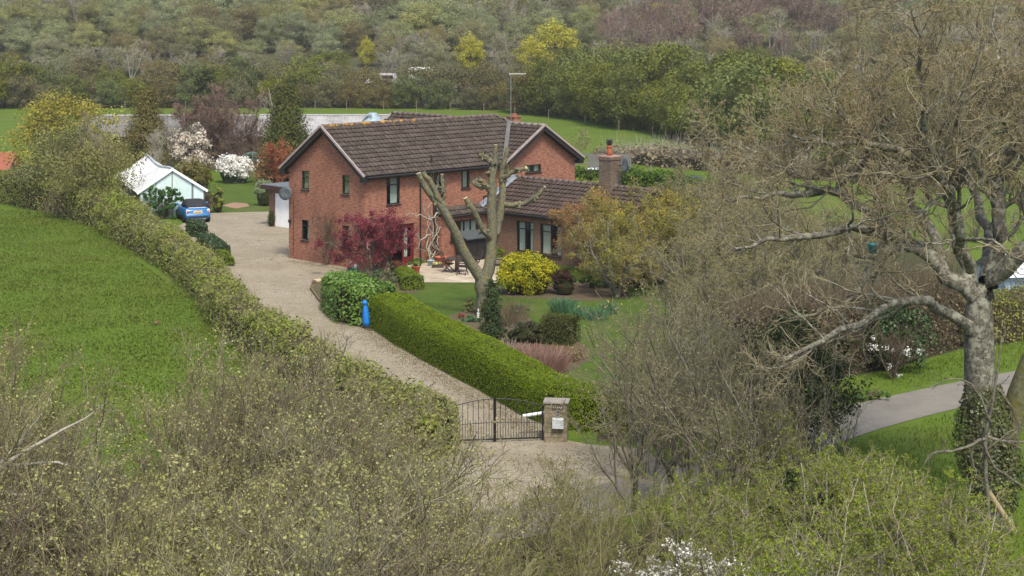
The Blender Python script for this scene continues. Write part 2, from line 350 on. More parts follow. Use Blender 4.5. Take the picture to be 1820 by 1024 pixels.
# ---------------- house ----------------
P0=(-7.8,92.9,0); HR=math.atan2(.7096,.7046)
def brickM(name,c1,c2,mortar,patch,off=0,rough=.9):
    m,nt,b,oc=base(name,rough,.2)
    sx=nd(nt,'ShaderNodeSeparateXYZ'); nt.links.new(oc,sx.inputs[0]); ad=nd(nt,'ShaderNodeMath',operation='ADD'); nt.links.new(sx.outputs[0],ad.inputs[0]); nt.links.new(sx.outputs[1],ad.inputs[1])
    cb=nd(nt,'ShaderNodeCombineXYZ'); nt.links.new(ad.outputs[0],cb.inputs[0]); nt.links.new(sx.outputs[2],cb.inputs[1])
    t=nd(nt,'ShaderNodeTexBrick'); t.inputs['Scale'].default_value=1; t.inputs['Brick Width'].default_value=.225; t.inputs['Row Height'].default_value=.075
    t.inputs['Mortar Size'].default_value=.009; t.inputs['Mortar Smooth'].default_value=.2; t.inputs['Bias'].default_value=-.1
    t.inputs['Color1'].default_value=(*c1,1); t.inputs['Color2'].default_value=(*c2,1); t.inputs['Mortar'].default_value=(*mortar,1)
    nt.links.new(cb.outputs[0],t.inputs['Vector'])
    # long darker fired streaks, a few bricks wide
    mp=nd(nt,'ShaderNodeMapping'); mp.inputs['Scale'].default_value=(3.2,13.3,1); nt.links.new(cb.outputs[0],mp.inputs[0])
    w=nd(nt,'ShaderNodeTexNoise'); w.inputs['Scale'].default_value=1.3; w.inputs['Detail'].default_value=3; nt.links.new(mp.outputs[0],w.inputs['Vector'])
    c=mixc(nt,ramp(nt,w.outputs['Fac'],.46,.66,0,.85),t.outputs[0],patch)
    c=mixc(nt,ramp(nt,noise(nt,oc,.55,4,.6),.48,.68,0,.35),c,patch)
    nt.links.new(c,b.inputs['Base Color']); bump(nt,b,t.outputs['Fac'],-.3,.01); return m
M_brick=brickM('red_brick',(.345,.115,.063),(.235,.08,.047),(.36,.25,.18),(.11,.058,.042))
M_brick2=brickM('brown_brick',(.20,.098,.062),(.135,.075,.05),(.27,.2,.14),(.12,.075,.05))
M_brick3=brickM('chimney_brick',(.14,.095,.06),(.09,.065,.045),(.27,.24,.19),(.09,.065,.05))
M_black=mat('black_paint',(.018,.016,.016),(.028,.025,.023),8,.5); M_dark=mat('dark_interior',(.012,.012,.013),None,3,.9)
M_verge=mat('verge_strip',(.36,.29,.27),(.28,.23,.22),3,.6); M_white=mat('white_paint',(.88,.88,.87),(.80,.80,.79),1.5,.45)
M_lead=mat('lead_flashing',(.20,.23,.27),(.28,.31,.35),4,.5); M_pot=mat('terracotta',(.45,.13,.06),(.36,.11,.055),6,.8)
M_curtain=mat('net_curtain',(.72,.72,.68),(.55,.56,.53),14,.9); M_blind=mat('blind_slats',(.45,.44,.30),(.36,.36,.25),4,.6)
M_redpaint=mat('dark_red_paint',(.14,.018,.02),(.10,.015,.018),5,.45); M_metal=mat('grey_metal',(.35,.37,.38),(.25,.27,.28),10,.4,.5,.6)
def glassM():
    m,nt,b,oc=base('window_glass',.06,.8); tr=nd(nt,'ShaderNodeBsdfTransparent'); tr.inputs[0].default_value=(.85,.9,.88,1); gl=nd(nt,'ShaderNodeBsdfGlossy'); gl.inputs['Roughness'].default_value=.05
    mx=nd(nt,'ShaderNodeMixShader'); mx.inputs[0].default_value=.08; nt.links.new(tr.outputs[0],mx.inputs[1]); nt.links.new(gl.outputs[0],mx.inputs[2])
    nt.links.new(mx.outputs[0],nt.nodes['Material Output'].inputs[0]); return m
M_glass=glassM()
def tileM(name,cs,lich=None,moss=.4):
    m,nt,b,oc=base(name,.9,.15)
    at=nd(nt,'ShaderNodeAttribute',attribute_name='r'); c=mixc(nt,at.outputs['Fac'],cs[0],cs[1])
    c=mixc(nt,ramp(nt,noise(nt,oc,9,6,.75),.5,.66,0,.7),c,cs[2]); c=mixc(nt,ramp(nt,noise(nt,oc,.9,5,.7),.45,.62,0,moss),c,(.075,.065,.045))
    c=mixc(nt,ramp(nt,noise(nt,oc,22,4,.8),.64,.72,0,.8),c,(.34,.32,.28))
    if lich: c=mixc(nt,ramp(nt,noise(nt,oc,3.0,5,.7),lich[0],lich[0]+.06,0,.95),c,lich[1])
    nt.links.new(c,b.inputs['Base Color']); return m
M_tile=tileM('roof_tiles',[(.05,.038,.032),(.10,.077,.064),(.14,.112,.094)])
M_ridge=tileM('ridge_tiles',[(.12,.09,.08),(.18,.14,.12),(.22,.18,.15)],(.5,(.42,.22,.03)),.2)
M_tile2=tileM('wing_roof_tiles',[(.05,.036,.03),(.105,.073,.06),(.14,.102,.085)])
def tiles(name,parent,m,O,A,U,poly,seed,tw=.30,gauge=.335,th=.03):
    """courses of single lapped tiles on the plane O + a*A + b*U, inside poly (a,b)"""
    rg=np.random.default_rng(seed); O=np.array(O,float);A=np.array(A,float);A/=np.linalg.norm(A);U=np.array(U,float);U/=np.linalg.norm(U);N=np.cross(A,U)
    if N[2]<0: N=-N
    pl=np.array(poly,float); lo=pl.min(0);hi=pl.max(0); s=Soup(); q=[]
    nb=int((hi[1]-lo[1])/gauge); gauge=(hi[1]-lo[1])/max(nb,1)
    for j in range(nb):
        for i in range(int((hi[0]-lo[0])/tw)+1): q.append((lo[0]+(i+.5+.5*(j%2)*0+.12*(j%3))*tw,lo[1]+j*gauge))
    q=np.array(q); q=q[inpoly(q+[0,gauge*.5],pl)]
    a=q[:,0];b=q[:,1]; n=len(q); w=tw*.49; tilt=rg.uniform(-.004,.006,n)
    def pt(da,db,dn): return O+(a+da)[:,None]*A+(b+db)[:,None]*U+np.broadcast_to(dn,(n,))[:,None]*N
    sl=rg.uniform(-.012,.012,n)
    V=np.stack([pt(-w,sl,0.05),pt(w,sl,0.05),pt(w,gauge*1.15+sl,0.005),pt(-w,gauge*1.15+sl,0.005),pt(-w,sl,th+.045+tilt),pt(w,sl,th+.045+tilt),pt(w,gauge*1.15+sl,.008),pt(-w,gauge*1.15+sl,.008)],1)
    k=np.arange(n)[:,None,None]*8; F6=np.array([[4,5,6,7],[0,1,5,4],[1,2,6,5],[3,0,4,7]])[None]
    rr=np.repeat(rg.uniform(0,1,n),4).reshape(n,4); rr[:,1]=0; s.add(V,k+F6,rr.ravel()); o=s.build('tiles',m,parent)  # tail faces take the darkest tone: painted shadow line under each course
    ub=MB(); ub.poly(*[O+p[0]*A+p[1]*U for p in poly]); u_=ub.build(name,M_black,parent); o.parent=u_; return u_
def wall(mb,T,a0,a1,z0,z1,holes,dep=.14,top=None):
    """brick wall in the a-z plane with real openings; T(a,d,z)->point"""
    A=sorted({a0,a1,*[h[0] for h in holes],*[h[1] for h in holes]}); Z=sorted({z0,z1,*[h[2] for h in holes],*[h[3] for h in holes]})
    for i in range(len(A)-1):
        for j in range(len(Z)-1):
            ca=(A[i]+A[i+1])/2;cz=(Z[j]+Z[j+1])/2
            if any(h[0]<ca<h[1] and h[2]<cz<h[3] for h in holes): continue
            mb.poly(T(A[i],0,Z[j]),T(A[i+1],0,Z[j]),T(A[i+1],0,Z[j+1]),T(A[i],0,Z[j+1]))
    for h in holes:
        x0,x1,y0,y1=h[:4]
        mb.poly(T(x0,0,y0),T(x0,dep,y0),T(x0,dep,y1),T(x0,0,y1)); mb.poly(T(x1,0,y0),T(x1,dep,y0),T(x1,dep,y1),T(x1,0,y1))
        mb.poly(T(x0,0,y1),T(x1,0,y1),T(x1,dep,y1),T(x0,dep,y1)); mb.poly(T(x0,0,y0),T(x1,0,y0),T(x1,dep,y0),T(x0,dep,y0))
def tbox(mb,T,a0,a1,d0,d1,z0,z1):
    return mb.hexa([T(a0,d0,z0),T(a1,d0,z0),T(a1,d1,z0),T(a0,d1,z0),T(a0,d0,z1),T(a1,d0,z1),T(a1,d1,z1),T(a0,d1,z1)])
def window(par,T,x0,x1,z0,z1,mull=(),trans=None,inside=None,fm=None,fw=.055,dep=.07):
    f=MB(); tbox(f,T,x0,x0+fw,dep-.03,dep+.05,z0,z1); tbox(f,T,x1-fw,x1,dep-.03,dep+.05,z0,z1)
    tbox(f,T,x0+fw,x1-fw,dep-.03,dep+.05,z0,z0+fw); tbox(f,T,x0+fw,x1-fw,dep-.03,dep+.05,z1-fw,z1)
    for m in mull: tbox(f,T,m-.025,m+.025,dep-.025,dep+.045,z0+fw,z1-fw)
    if trans: tbox(f,T,x0+fw,x1-fw,dep-.027,dep+.047,trans-.022,trans+.022)
    w=f.build('window',fm or M_black,par)
    g_=MB(); tbox(g_,T,x0+fw,x1-fw,dep+.005,dep+.015,z0+fw,z1-fw); g_.build('pane',M_glass,w)
    s=MB(); tbox(s,T,x0-.05,x1+.05,-.06,.03,z0-.06,z0-.002); s.build('sill',M_black,w)
    if inside=='blind':
        b=MB(); n=int((z1-z0)/.06)
        for i in range(n):
            z=z0+.07+i*.06
            if z>z1-.08: break
            b.poly(T(x0+fw,dep+.09,z),T(x1-fw,dep+.09,z),T(x1-fw,dep+.12,z+.045),T(x0+fw,dep+.12,z+.045))
        b.build('blind',M_blind,w)
    if inside and inside.startswith('curtain'):
        segs=[(x0+fw,x0+(x1-x0)*.38),(x1-(x1-x0)*.3,x1-fw)] if inside=='curtains' else ([(x0+(x1-x0)*.45,x1-fw)] if inside=='curtain_right' else [(x0+fw,x0+(x1-x0)*.55)])
        for a,c in segs:
            b=MB(); n=10; 
            for i in range(n):
                p=a+(c-a)*i/n; q=a+(c-a)*(i+1)/n; d1=.13+.03*(i%2); d2=.13+.03*((i+1)%2)
                b.poly(T(p,dep+d1,z0+fw),T(q,dep+d2,z0+fw),T(q,dep+d2,z1-fw),T(p,dep+d1,z1-fw))
            b.build('curtain',M_curtain,w)
    return w
Hs=thing('brick_house','large red brick house with brown tiled roofs and black window frames','house',P0,HR)
TF=lambda a,d,z:(a,d,z)            # front wall y=0
TG=lambda a,d,z:(d,a,z)            # left gable wall x=0
W_,L_=6.46,16.38; EZ=4.95
# openings
front=[(1.54,2.5,3.33,4.82),(5.18,5.8,3.82,4.78),(7.06,7.72,3.8,4.8),(12.18,13.49,4.32,4.76)]
doorh=(.85,3.5,0.05,2.2)
gab=[(1.25,1.88,3.9,4.97-.03),(4.69,5.34,3.9,4.94),(1.25,1.88,1.13,2.24),(4.69,5.34,1.13,2.24)]
wl_=MB(); wall(wl_,TF,0,L_,-.3,EZ,front+[doorh]); wall(wl_,TG,0,W_,-.3,EZ,gab)
wl_.poly((0,0,EZ),(0,W_,EZ),(0,W_/2,EZ+2.36)); wl_.poly((10.37,0,EZ),(16.37,0,EZ),(13.37,0,EZ+1.9))
wl_.poly((L_,0,-.3),(L_,W_,-.3),(L_,W_,EZ),(L_,0,EZ)); wl_.poly((0,W_,-.3),(L_,W_,-.3),(L_,W_,EZ),(0,W_,EZ))
wl_.build('wall',M_brick,Hs)
inn=MB(); inn.poly((.2,.4,2.6),(L_-.2,.4,2.6),(L_-.2,W_-.2,2.6),(.2,W_-.2,2.6)); inn.poly((.3,3,0),(L_,3,0),(L_,3,EZ),(.3,3,EZ)); inn.poly((.9,.2,-.1),(L_,.2,-.1),(L_,3,-.1),(.9,3,-.1)); 
inn.poly((.12,.12,-.05),(L_-.1,.12,-.05),(L_-.1,W_-.1,-.05),(.12,W_-.1,-.05)); inn.poly((2.2,.4,0),(2.2,W_-.1,0),(2.2,W_-.1,EZ),(2.2,.4,EZ)); inn.poly((.12,.12,EZ-.02),(L_-.1,.12,EZ-.02),(L_-.1,W_-.1,EZ-.02),(.12,W_-.1,EZ-.02)); inn.poly((.1,3.3,0),(2.2,3.3,0),(2.2,3.3,EZ),(.1,3.3,EZ)); inn.build('interior',M_dark,Hs)
window(Hs,TF,*front[0],mull=(),trans=4.4,inside='curtain_right'); window(Hs,TF,*front[1],inside='curtain_left'); window(Hs,TF,*front[2],inside='curtain_right'); window(Hs,TF,*front[3],mull=(12.84,),inside='curtains')
for i,h in enumerate(gab): window(Hs,TG,*h,trans=h[3]-.32,inside='blind' if i<2 else 'curtain_left')
# french doors
fr=MB(); a0,a1,z0,z1=doorh
tbox(fr,TF,a0,a0+.08,.03,.12,z0,z1); tbox(fr,TF,a1-.08,a1,.03,.12,z0,z1); tbox(fr,TF,a0+.08,a1-.08,.03,.12,z1-.09,z1); tbox(fr,TF,a0+.08,a1-.08,.02,.13,z0,z0+.05)
D=fr.build('french_door',M_redpaint,Hs)
for (p,q) in ((2.72,a1-.09),(a0+.09,1.62)):
    lf=MB(); 
    for b in ((p,p+.1,z0+.05,z1-.09),(q-.1,q,z0+.05,z1-.09),(p+.1,q-.1,z1-.22,z1-.09),(p+.1,q-.1,z0+.05,z0+.36)): tbox(lf,TF,b[0],b[1],.045,.095,b[2],b[3])
    lf.build('door_leaf',M_redpaint,D); gp=MB(); tbox(gp,TF,p+.1,q-.1,.06,.07,z0+.36,z1-.22); gp.build('pane',M_glass,D)
    ct=MB()
    for i in range(8):
        u0=p+.12+(q-p-.24)*i/8*.7; u1=p+.12+(q-p-.24)*(i+1)/8*.7; ct.poly((u0,.16+.03*(i%2),z0+.36),(u1,.16+.03*((i+1)%2),z0+.36),(u1,.16+.03*((i+1)%2),z1-.25),(u0,.16+.03*(i%2),z1-.25))
    ct.build('curtain',M_curtain,D)
tbox(MB(),TF,0,1,0,1,0,1)
fl=MB(); fl.poly((a0,.13,.04),(a1,.13,.04),(a1,2.9,.04),(a0,2.9,.04)); fl.build('room_floor',mat('wood_floor',(.30,.15,.07),(.2,.1,.05),3,.4),Hs)
hn=MB(); hn.tube([(2.78,.02,1.0),(2.78,.02,1.18)],.012,6); hn.build('handle',M_metal,D)
# chimneybreast-like canopy over the doors: brick lintel strip
lt=MB(); tbox(lt,TF,.6,3.75,-.03,.0-.002,2.215,2.34); lt.build('lintel',brickM('lintel_brick',(.33,.13,.08),(.25,.1,.06),(.35,.24,.18),(.2,.1,.07)),Hs)
# main roof
RZ=7.46; E0=5.0
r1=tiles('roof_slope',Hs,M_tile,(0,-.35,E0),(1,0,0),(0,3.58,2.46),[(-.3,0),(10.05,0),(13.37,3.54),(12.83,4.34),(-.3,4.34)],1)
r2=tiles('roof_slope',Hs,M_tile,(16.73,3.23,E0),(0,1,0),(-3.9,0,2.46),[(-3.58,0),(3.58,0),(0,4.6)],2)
rb=MB(); rb.poly((-.3,6.81,E0),(16.73,6.81,E0),(12.83,3.23,RZ),(-.3,3.23,RZ)); rb.build('roof_slope',M_tile,Hs)
# gablet roof over the right end
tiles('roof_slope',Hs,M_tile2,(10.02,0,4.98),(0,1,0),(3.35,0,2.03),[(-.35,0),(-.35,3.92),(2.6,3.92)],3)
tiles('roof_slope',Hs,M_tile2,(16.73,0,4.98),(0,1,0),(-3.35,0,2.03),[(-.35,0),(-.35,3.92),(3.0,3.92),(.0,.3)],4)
def ridge(name,a,b,m,n=None):
    a=Vector(a);b=Vector(b); L=(b-a).length; n=n or int(L/.45); mb=MB(); s=Soup()
    for i in range(n):
        p=a+(b-a)*i/n; q=a+(b-a)*(i+.97)/n; mb.tube([p,q],[.115,.11],8)
    return mb.build(name,m,Hs,smooth=True)
ridge('ridge_tiles',(-.3,3.23,RZ+.02),(6.6,3.23,RZ+.02),M_ridge); M_ridge2=tileM('ridge_tiles_grey',[(.12,.09,.08),(.18,.14,.12),(.25,.21,.18)],None,.2)
ridge('ridge_tiles',(6.65,3.23,RZ+.02),(12.83,3.23,RZ+.02),M_ridge2); ridge('ridge_tiles',(12.85,3.23,RZ+.02),(13.6,2.6,7.05),M_ridge2); M_ridge3=tileM('ridge_tiles_pale',[(.2,.17,.15),(.26,.23,.2),(.3,.27,.24)],None,.2)
ridge('ridge_tiles',(13.37,-.35,7.03),(13.37,2.75,7.03),M_ridge3)
vl=MB(); vl.beam((10.1,-.34,5.13),(13.35,2.5,7.16),.24,.05); vl.build('valley_lining',mat('valley_lead',(.13,.13,.125),(.09,.09,.087),4,.85),Hs)
# verges, bargeboards, soffits, gutters
def verge(x_or_T,pts,par=Hs,d=.0):
    pass
def barge(par,A,B,out,wd=.24,strip=True):
    """A lower end, B apex (points at tile edge), out = unit vector pointing out of the gable"""
    A=Vector(A);B=Vector(B);o=Vector(out); k=MB(); k.beam(A+Vector((0,0,-.17)),B+Vector((0,0,-.17)),.05,wd); b=k.build('bargeboard',M_black,par)
    if strip:
        s=MB(); s.beam(A+o*.04+Vector((0,0,.02)),B+o*.04+Vector((0,0,.02)),.09,.11); s.build('verge_strip',M_verge,par)
    f=MB(); n=-o; f.poly(A+Vector((0,0,-.28)),B+Vector((0,0,-.28)),B+n*.32+Vector((0,0,-.28)),A+n*.32+Vector((0,0,-.28))); f.build('soffit',M_black,par)
barge(Hs,(-.32,-.4,4.97),(-.32,3.23,RZ+.03),(-1,0,0)); barge(Hs,(-.32,6.86,4.97),(-.32,3.23,RZ+.03),(-1,0,0))
barge(Hs,(9.98,-.37,4.95),(13.37,-.37,7.04),(0,-1,0)); barge(Hs,(16.77,-.37,4.95),(13.37,-.37,7.04),(0,-1,0))
for q in ((-.34,0,-.36,-.002,4.66,4.88),(-.34,0,W_+.002,W_+.36,4.66,4.88),(16.384,16.74,-.36,.3,4.62,4.86)): k=MB(); k.box(*q); k.build('boxed_eaves',M_black,Hs)
k=MB(); k.box(0.002,10.1,-.33,-.002,4.82,4.87); k.box(0.002,10.1,-.34,-.31,4.8,4.98); k.build('fascia',M_black,Hs)
k=MB(); k.tube([(-.2,-.41,4.93),(10.0,-.41,4.93)],.06,8); k.build('gutter',M_black,Hs)
for x,zt in ((3.93,4.9),(4.93,2.6)):
    k=MB(); k.tube([(x,-.38,zt+.0),(x,-.30,zt-.25),(x,-.07,zt-.5),(x,-.07,.05)] if zt>3 else [(x,-.07,4.9),(x,-.07,.05)],.045 if zt>3 else .06,8); k.build('downpipe',M_black,Hs)
k=MB(); k.tube([(5.05,-.35,5.0),(5.05,-.12,4.55),(5.05,-.07,4.3),(5.05,-.07,2.6)],.04,8); k.build('downpipe',M_black,Hs)
k=MB(); k.tube([(4.9,.1,5.25),(4.9,.1,5.8)],.05,8); k.build('vent_pipe',M_black,Hs)
k=MB(); k.tube([(8.72,-.06,2.85),(8.72,-.06,3.25),(9.6,-.06,3.35)],.03,6); k.build('waste_pipe',M_black,Hs)
k=MB(); k.tube([(-.04,6.0,3.3),(-.04,6.02,.35),(-.04,6.25,.3),(-.04,6.3,.5)],.012,6); k.build('cable',M_black,Hs)
k=MB(); k.lathe([(.02,0),(.09,.0),(.09,.14),(.05,.18)],(-.1,6.27,2.0),12); k.build('wall_lamp',M_black,Hs)
# lean-to bay between the doors and the rear-right wing
by=MB(); TB=lambda a,d,z:(a,-.5+d,z); kw=(5.75,7.95,1.0,2.12); wall(by,TB,5.1,8.72,-.3,2.42,[kw]); by.poly((5.1,-.5,-.3),(5.1,0,-.3),(5.1,0,2.42),(5.1,-.5,2.42)); by.build('bay_wall',M_brick,Hs)
window(Hs,TB,*kw,mull=(6.85,7.35),inside='curtain_right')
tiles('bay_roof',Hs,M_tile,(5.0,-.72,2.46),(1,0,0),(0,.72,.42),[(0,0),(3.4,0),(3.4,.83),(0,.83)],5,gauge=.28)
k=MB(); k.tube([(4.95,-.78,2.42),(8.4,-.78,2.42)],.055,8); k.build('gutter',M_black,Hs)
# single-storey wing running towards the garden
WX0,WX1,WL=8.72,13.96,10.3; RW=4.14; EW=2.56
TW=lambda a,d,z:(WX0+d,-a,z)
wh=[(.5,1.25,1.15,2.05),(2.68,3.99,.42,2.12),(4.5,6.1,.42,2.12)]
ww=MB(); wall(ww,TW,0,WL,-.4,2.55,wh)
ww.poly((WX0,-WL,-.4),(WX1,-WL,-.4),(WX1,-WL,2.5),((WX0+WX1)/2,-WL,4.0),(WX0,-WL,2.5)); ww.poly((WX1,0,-.4),(WX1,-WL,-.4),(WX1,-WL,2.5),(WX1,0,2.5)); ww.build('wing_wall',M_brick2,Hs)
inn=MB(); inn.poly((WX0+2.2,-.2,0),(WX0+2.2,-WL+.2,0),(WX0+2.2,-WL+.2,2.5),(WX0+2.2,-.2,2.5)); inn.poly((WX0+.2,-.2,2.5),(WX1-.2,-.2,2.5),(WX1-.2,-WL+.2,2.5),(WX0+.2,-WL+.2,2.5)); inn.poly((WX0+.15,-.2,0),(WX1-.2,-.2,0),(WX1-.2,-WL+.2,0),(WX0+.15,-WL+.2,0)); inn.build('interior',M_dark,Hs)
window(Hs,TW,*wh[0],inside='curtain_left'); window(Hs,TW,*wh[1],mull=(3.33,),trans=1.7,inside='curtains'); window(Hs,TW,*wh[2],mull=(5.3,),trans=1.7,inside='curtains')
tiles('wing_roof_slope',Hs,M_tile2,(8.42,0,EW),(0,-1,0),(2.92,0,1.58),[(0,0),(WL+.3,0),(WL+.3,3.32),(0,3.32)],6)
k=MB(); k.poly((14.26,0,EW),(14.26,-WL-.3,EW),(11.34,-WL-.3,RW),(11.34,0,RW)); k.build('wing_roof_slope',M_tile2,Hs)
ridge('ridge_tiles',(11.34,-.1,RW+.03),(11.34,-WL-.3,RW+.03),M_ridge2)
k=MB(); k.beam((8.35,-.04,2.66),(11.3,-.04,4.26),.06,.26); k.beam((8.4,-.16,2.64),(11.3,-.16,4.2),.2,.03); k.build('flashing',M_lead,Hs)
k=MB(); k.box(8.38,8.42,-WL-.3,0,2.38,2.58); k.box(8.42,WX0-.002,-WL-.3,0,2.38,2.42); k.build('fascia',M_black,Hs)
k=MB(); k.tube([(8.34,.0,2.52),(8.34,-WL-.3,2.52)],.055,8); k.build('gutter',M_black,Hs)
# wing chimney
ch=MB(); ch.box(10.9,11.78,-7.7,-6.85,2.5,5.62); ch.box(10.86,11.82,-7.74,-6.81,5.62,5.78); C_=ch.build('chimney',M_brick3,Hs)
k=MB(); k.lathe([(.35,0),(.2,.06)],(11.34,-7.27,5.78),12); k.box(10.88,11.8,-7.72,-6.83,5.782,5.83); k.build('chimney_cap',mat('mortar_cap',(.42,.2,.14),(.3,.22,.18),6,.9),C_)
k=MB(); k.lathe([(.17,0),(.15,.3),(.15,.5),(.17,.52),(.17,.58)],(11.3,-7.27,5.8),16); k.build('chimney_pot',M_pot,C_,True)
k=MB(); k.lathe([(.13,0),(.13,.12),(.19,.13),(.19,.2),(.12,.21),(.12,.26),(.2,.28),(.18,.33)],(11.3,-7.27,6.38),16); k.build('cowl',M_black,C_)
def dish(par,c,dirv,r,m):
    d=Vector(dirv).normalized(); Q=d.to_track_quat('Z','Y').to_matrix().to_4x4(); k=MB(); k.lathe([(.02,.0),(r*.5,.03),(r,.11),(r,.12),(r*.5,.045),(.02,.015)],n=24,cap=False); k.tr(Matrix.Translation(c)@Q)
    o=k.build('satellite_dish',m,par,True); a=MB(); a.tube([Vector(c)+Vector((0,0,-r*.8))+d*.1,Vector(c)+d*.45+Vector((0,0,-r*.25))],.015,6); a.tube([Vector(c),Vector(c)-d*.25],.03,6); a.build('dish_arm',M_black,o); return o
M_dish=mat('dish_grey',(.07,.085,.09),(.055,.065,.07),3,.5)
dish(C_,(11.45,-8.12,5.35),(.25,-.9,.15),.42,M_dish)
dish(Hs,(-.32,6.3,3.62),(-.8,-.55,.2),.38,M_dish)
# rear chimney, mast and rear wing
k=MB(); k.box(14.95,15.55,3.7,4.3,5.5,7.22); k.box(14.91,15.59,3.66,4.34,7.22,7.3); k.box(15.12,15.38,3.88,4.1,7.3,7.46); k.build('chimney',M_brick,Hs)
k=MB(); k.tube([(14.6,3.6,6.3),(14.6,3.6,9.95)],.02,8); ms=k.build('aerial_mast',M_metal,Hs)
k=MB(); k.tube([(14.5,3.68,9.88),(15.3,3.03,9.88)],.01,6)
for i in range(9):
    c=Vector((14.7,3.52,9.88)).lerp(Vector((15.28,3.05,9.88)),i/8); k.tube([c+Vector((0,0,-.14)),c+Vector((0,0,.14))],.006,5)
k.build('aerial',M_metal,ms)
k=MB(); k.box(6.6,12.4,W_+.002,8.3,-.3,5.0); k.poly((6.6,8.302,5.0),(12.4,8.302,5.0),(9.5,8.302,6.9)); k.poly((6.6,W_+.01,5),(6.6,8.3,5),(9.5,8.3,7.1),(9.5,W_+.01,7.1)) if 0 else None; k.build('rear_wing_wall',M_brick,Hs)
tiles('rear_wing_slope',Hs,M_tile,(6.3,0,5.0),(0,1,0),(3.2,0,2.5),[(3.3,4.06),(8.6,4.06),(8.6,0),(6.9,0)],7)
k=MB(); k.poly((12.7,6.8,5.0),(12.7,8.6,5.0),(9.5,8.6,7.5),(9.5,3.3,7.5)); k.build('rear_wing_slope',M_tile,Hs); ridge('ridge_tiles',(9.5,3.4,7.54),(9.5,8.6,7.54),M_ridge2)
k=MB(); k.beam((6.25,8.64,4.95),(9.5,8.64,7.5),.09,.12); k.beam((12.75,8.64,4.95),(9.5,8.64,7.5),.09,.12); k.build('verge_strip',M_verge,Hs)
# ---------------- attached garage ----------------
Gr=thing('garage','flat-roofed brick garage with a white door beyond the left gable','garage',P0,HR)
k=MB(); TQ=lambda a,d,z:(7.8+d,a,z); wall(k,TQ,11.5,18.5,-.2,2.42,[(15.4,17.95,-.1,2.12)]); k.poly((7.8,18.5,-.2),(13,18.5,-.2),(13,18.5,2.42),(7.8,18.5,2.42)); k.poly((13,11.5,-.2),(13,18.5,-.2),(13,18.5,2.42),(13,11.5,2.42)); k.poly((7.8,11.5,-.2),(13,11.5,-.2),(13,11.5,2.42),(7.8,11.5,2.42)); k.build('wall',M_brick2,Gr)
k=MB(); k.box(7.4,13.2,11.3,18.8,2.42,2.66); k.build('roof',mat('felt_roof',(.10,.11,.12),(.14,.15,.16),3,.9),Gr)
k=MB(); k.box(7.36,7.398,11.3,18.84,2.38,2.62); k.build('fascia',mat('brown_fascia',(.06,.03,.025),None,4,.6),Gr)
k=MB(); k.box(7.88,7.93,15.4,17.95,0,2.12)
for i in range(7): k.box(7.87,7.88,15.4,17.95,.05+i*.3,.32+i*.3)
k.build('door',M_white,Gr)
# ---------------- gate, pillar, letterbox ----------------
GL=G(792,789); GR=G(966,783); GL[2]=GR[2]=0; gv=(GR-GL); GW=float(np.linalg.norm(gv)); gr=math.atan2(gv[1],gv[0])
gt=thing('driveway_gate','black iron double gate with arched top across the gravel drive','gate',GL,gr)
def gtop(x): 
    u=(x/GW-.5)*2; return 1.40-.30*u*u
for s in (0,1):
    k=MB(); x0,x1=(0.03,GW/2-.01) if s==0 else (GW/2+.01,GW-.03)
    for x in (x0,x1-.0): k.box(x-.025,x+.025,-.025,.025,.04,gtop(x)+.02) if x in(x0,) and s==0 or x==x1 and s==1 else k.box(x-.035,x+.035,-.03,.03,.03,gtop(x)+.03)
    for z in (.10,): k.box(x0,x1,-.02,.02,z-.025,z+.02)
    n=12; pts=[(x0+(x1-x0)*i/n,0,gtop(x0+(x1-x0)*i/n)) for i in range(n+1)]; k.tube(pts,.016,6)
    k.tube([(x0,0,.58 if s==0 else .64),((x0+x1)/2,0,.62),(x1,0,.64 if s==0 else .58)],.014,6)
    lf=k.build('gate_leaf',M_black,gt); b=MB(); nb=9
    for i in range(1,nb*2):
        x=x0+(x1-x0)*i/(nb*2)
        if i%2==0: b.tube([(x,0,.1),(x,0,gtop(x))],.0105,6)
        else: b.tube([(x,0,.1),(x,0,.70),(x,0,.76)],[.0095,.0095,.002],6)
    b.build('bars',M_black,lf)
M_stone=mat('weathered_stone',(.30,.245,.165),(.19,.155,.105),7,.95,.1,bmp=.6,c3=(.14,.13,.08),sc3=3)
pl=G(968,786); pr=G(1008,786); pz=thing('gate_pillar','square weathered stone gate pillar with a pale letterbox on it','gate pillar',(pl+pr)/2+np.array([0,.0,0]),R(-6)); pw=float(pr[0]-pl[0])/2
k=MB(); k.box(-pw,pw,0,.55,0,1.24); 
rg=random.Random(4)
for r_ in range(8):
    z=r_*.155
    x=-pw
    while x<pw-.02:
        w=rg.uniform(.12,.26); x2=min(x+w,pw); k.box(x+.006,x2-.006,-.012-rg.uniform(0,.012),.0,z+.006,z+.149); x=x2
for r_ in range(8):
    z=r_*.155; y=0
    while y<.54:
        w=rg.uniform(.14,.26); y2=min(y+w,.55); k.box(-pw-.012-rg.uniform(0,.01),-pw,y+.006,y2-.006,z+.006,z+.149); y=y2
k.build('shaft',M_stone,pz)
k=MB(); k.box(-pw-.05,pw+.05,-.06,.61,1.241,1.30); k.build('cap',mat('cap_stone',(.30,.27,.22),(.2,.19,.16),8,.95,.1),pz,bevel=.012)
k=MB(); k.box(-.12,.25,-.05,-.027,1.08,1.17); pq=k.build('name_plaque',mat('slate_plaque',(.10,.085,.065),(.07,.06,.05),20,.7),pz)
k=MB()
for i in range(5): k.box(-.09+i*.065,-.06+i*.065,-.054,-.051,1.105+.01*(i%2),1.145)
k.build('lettering',mat('plaque_paint',(.45,.42,.36)),pq)
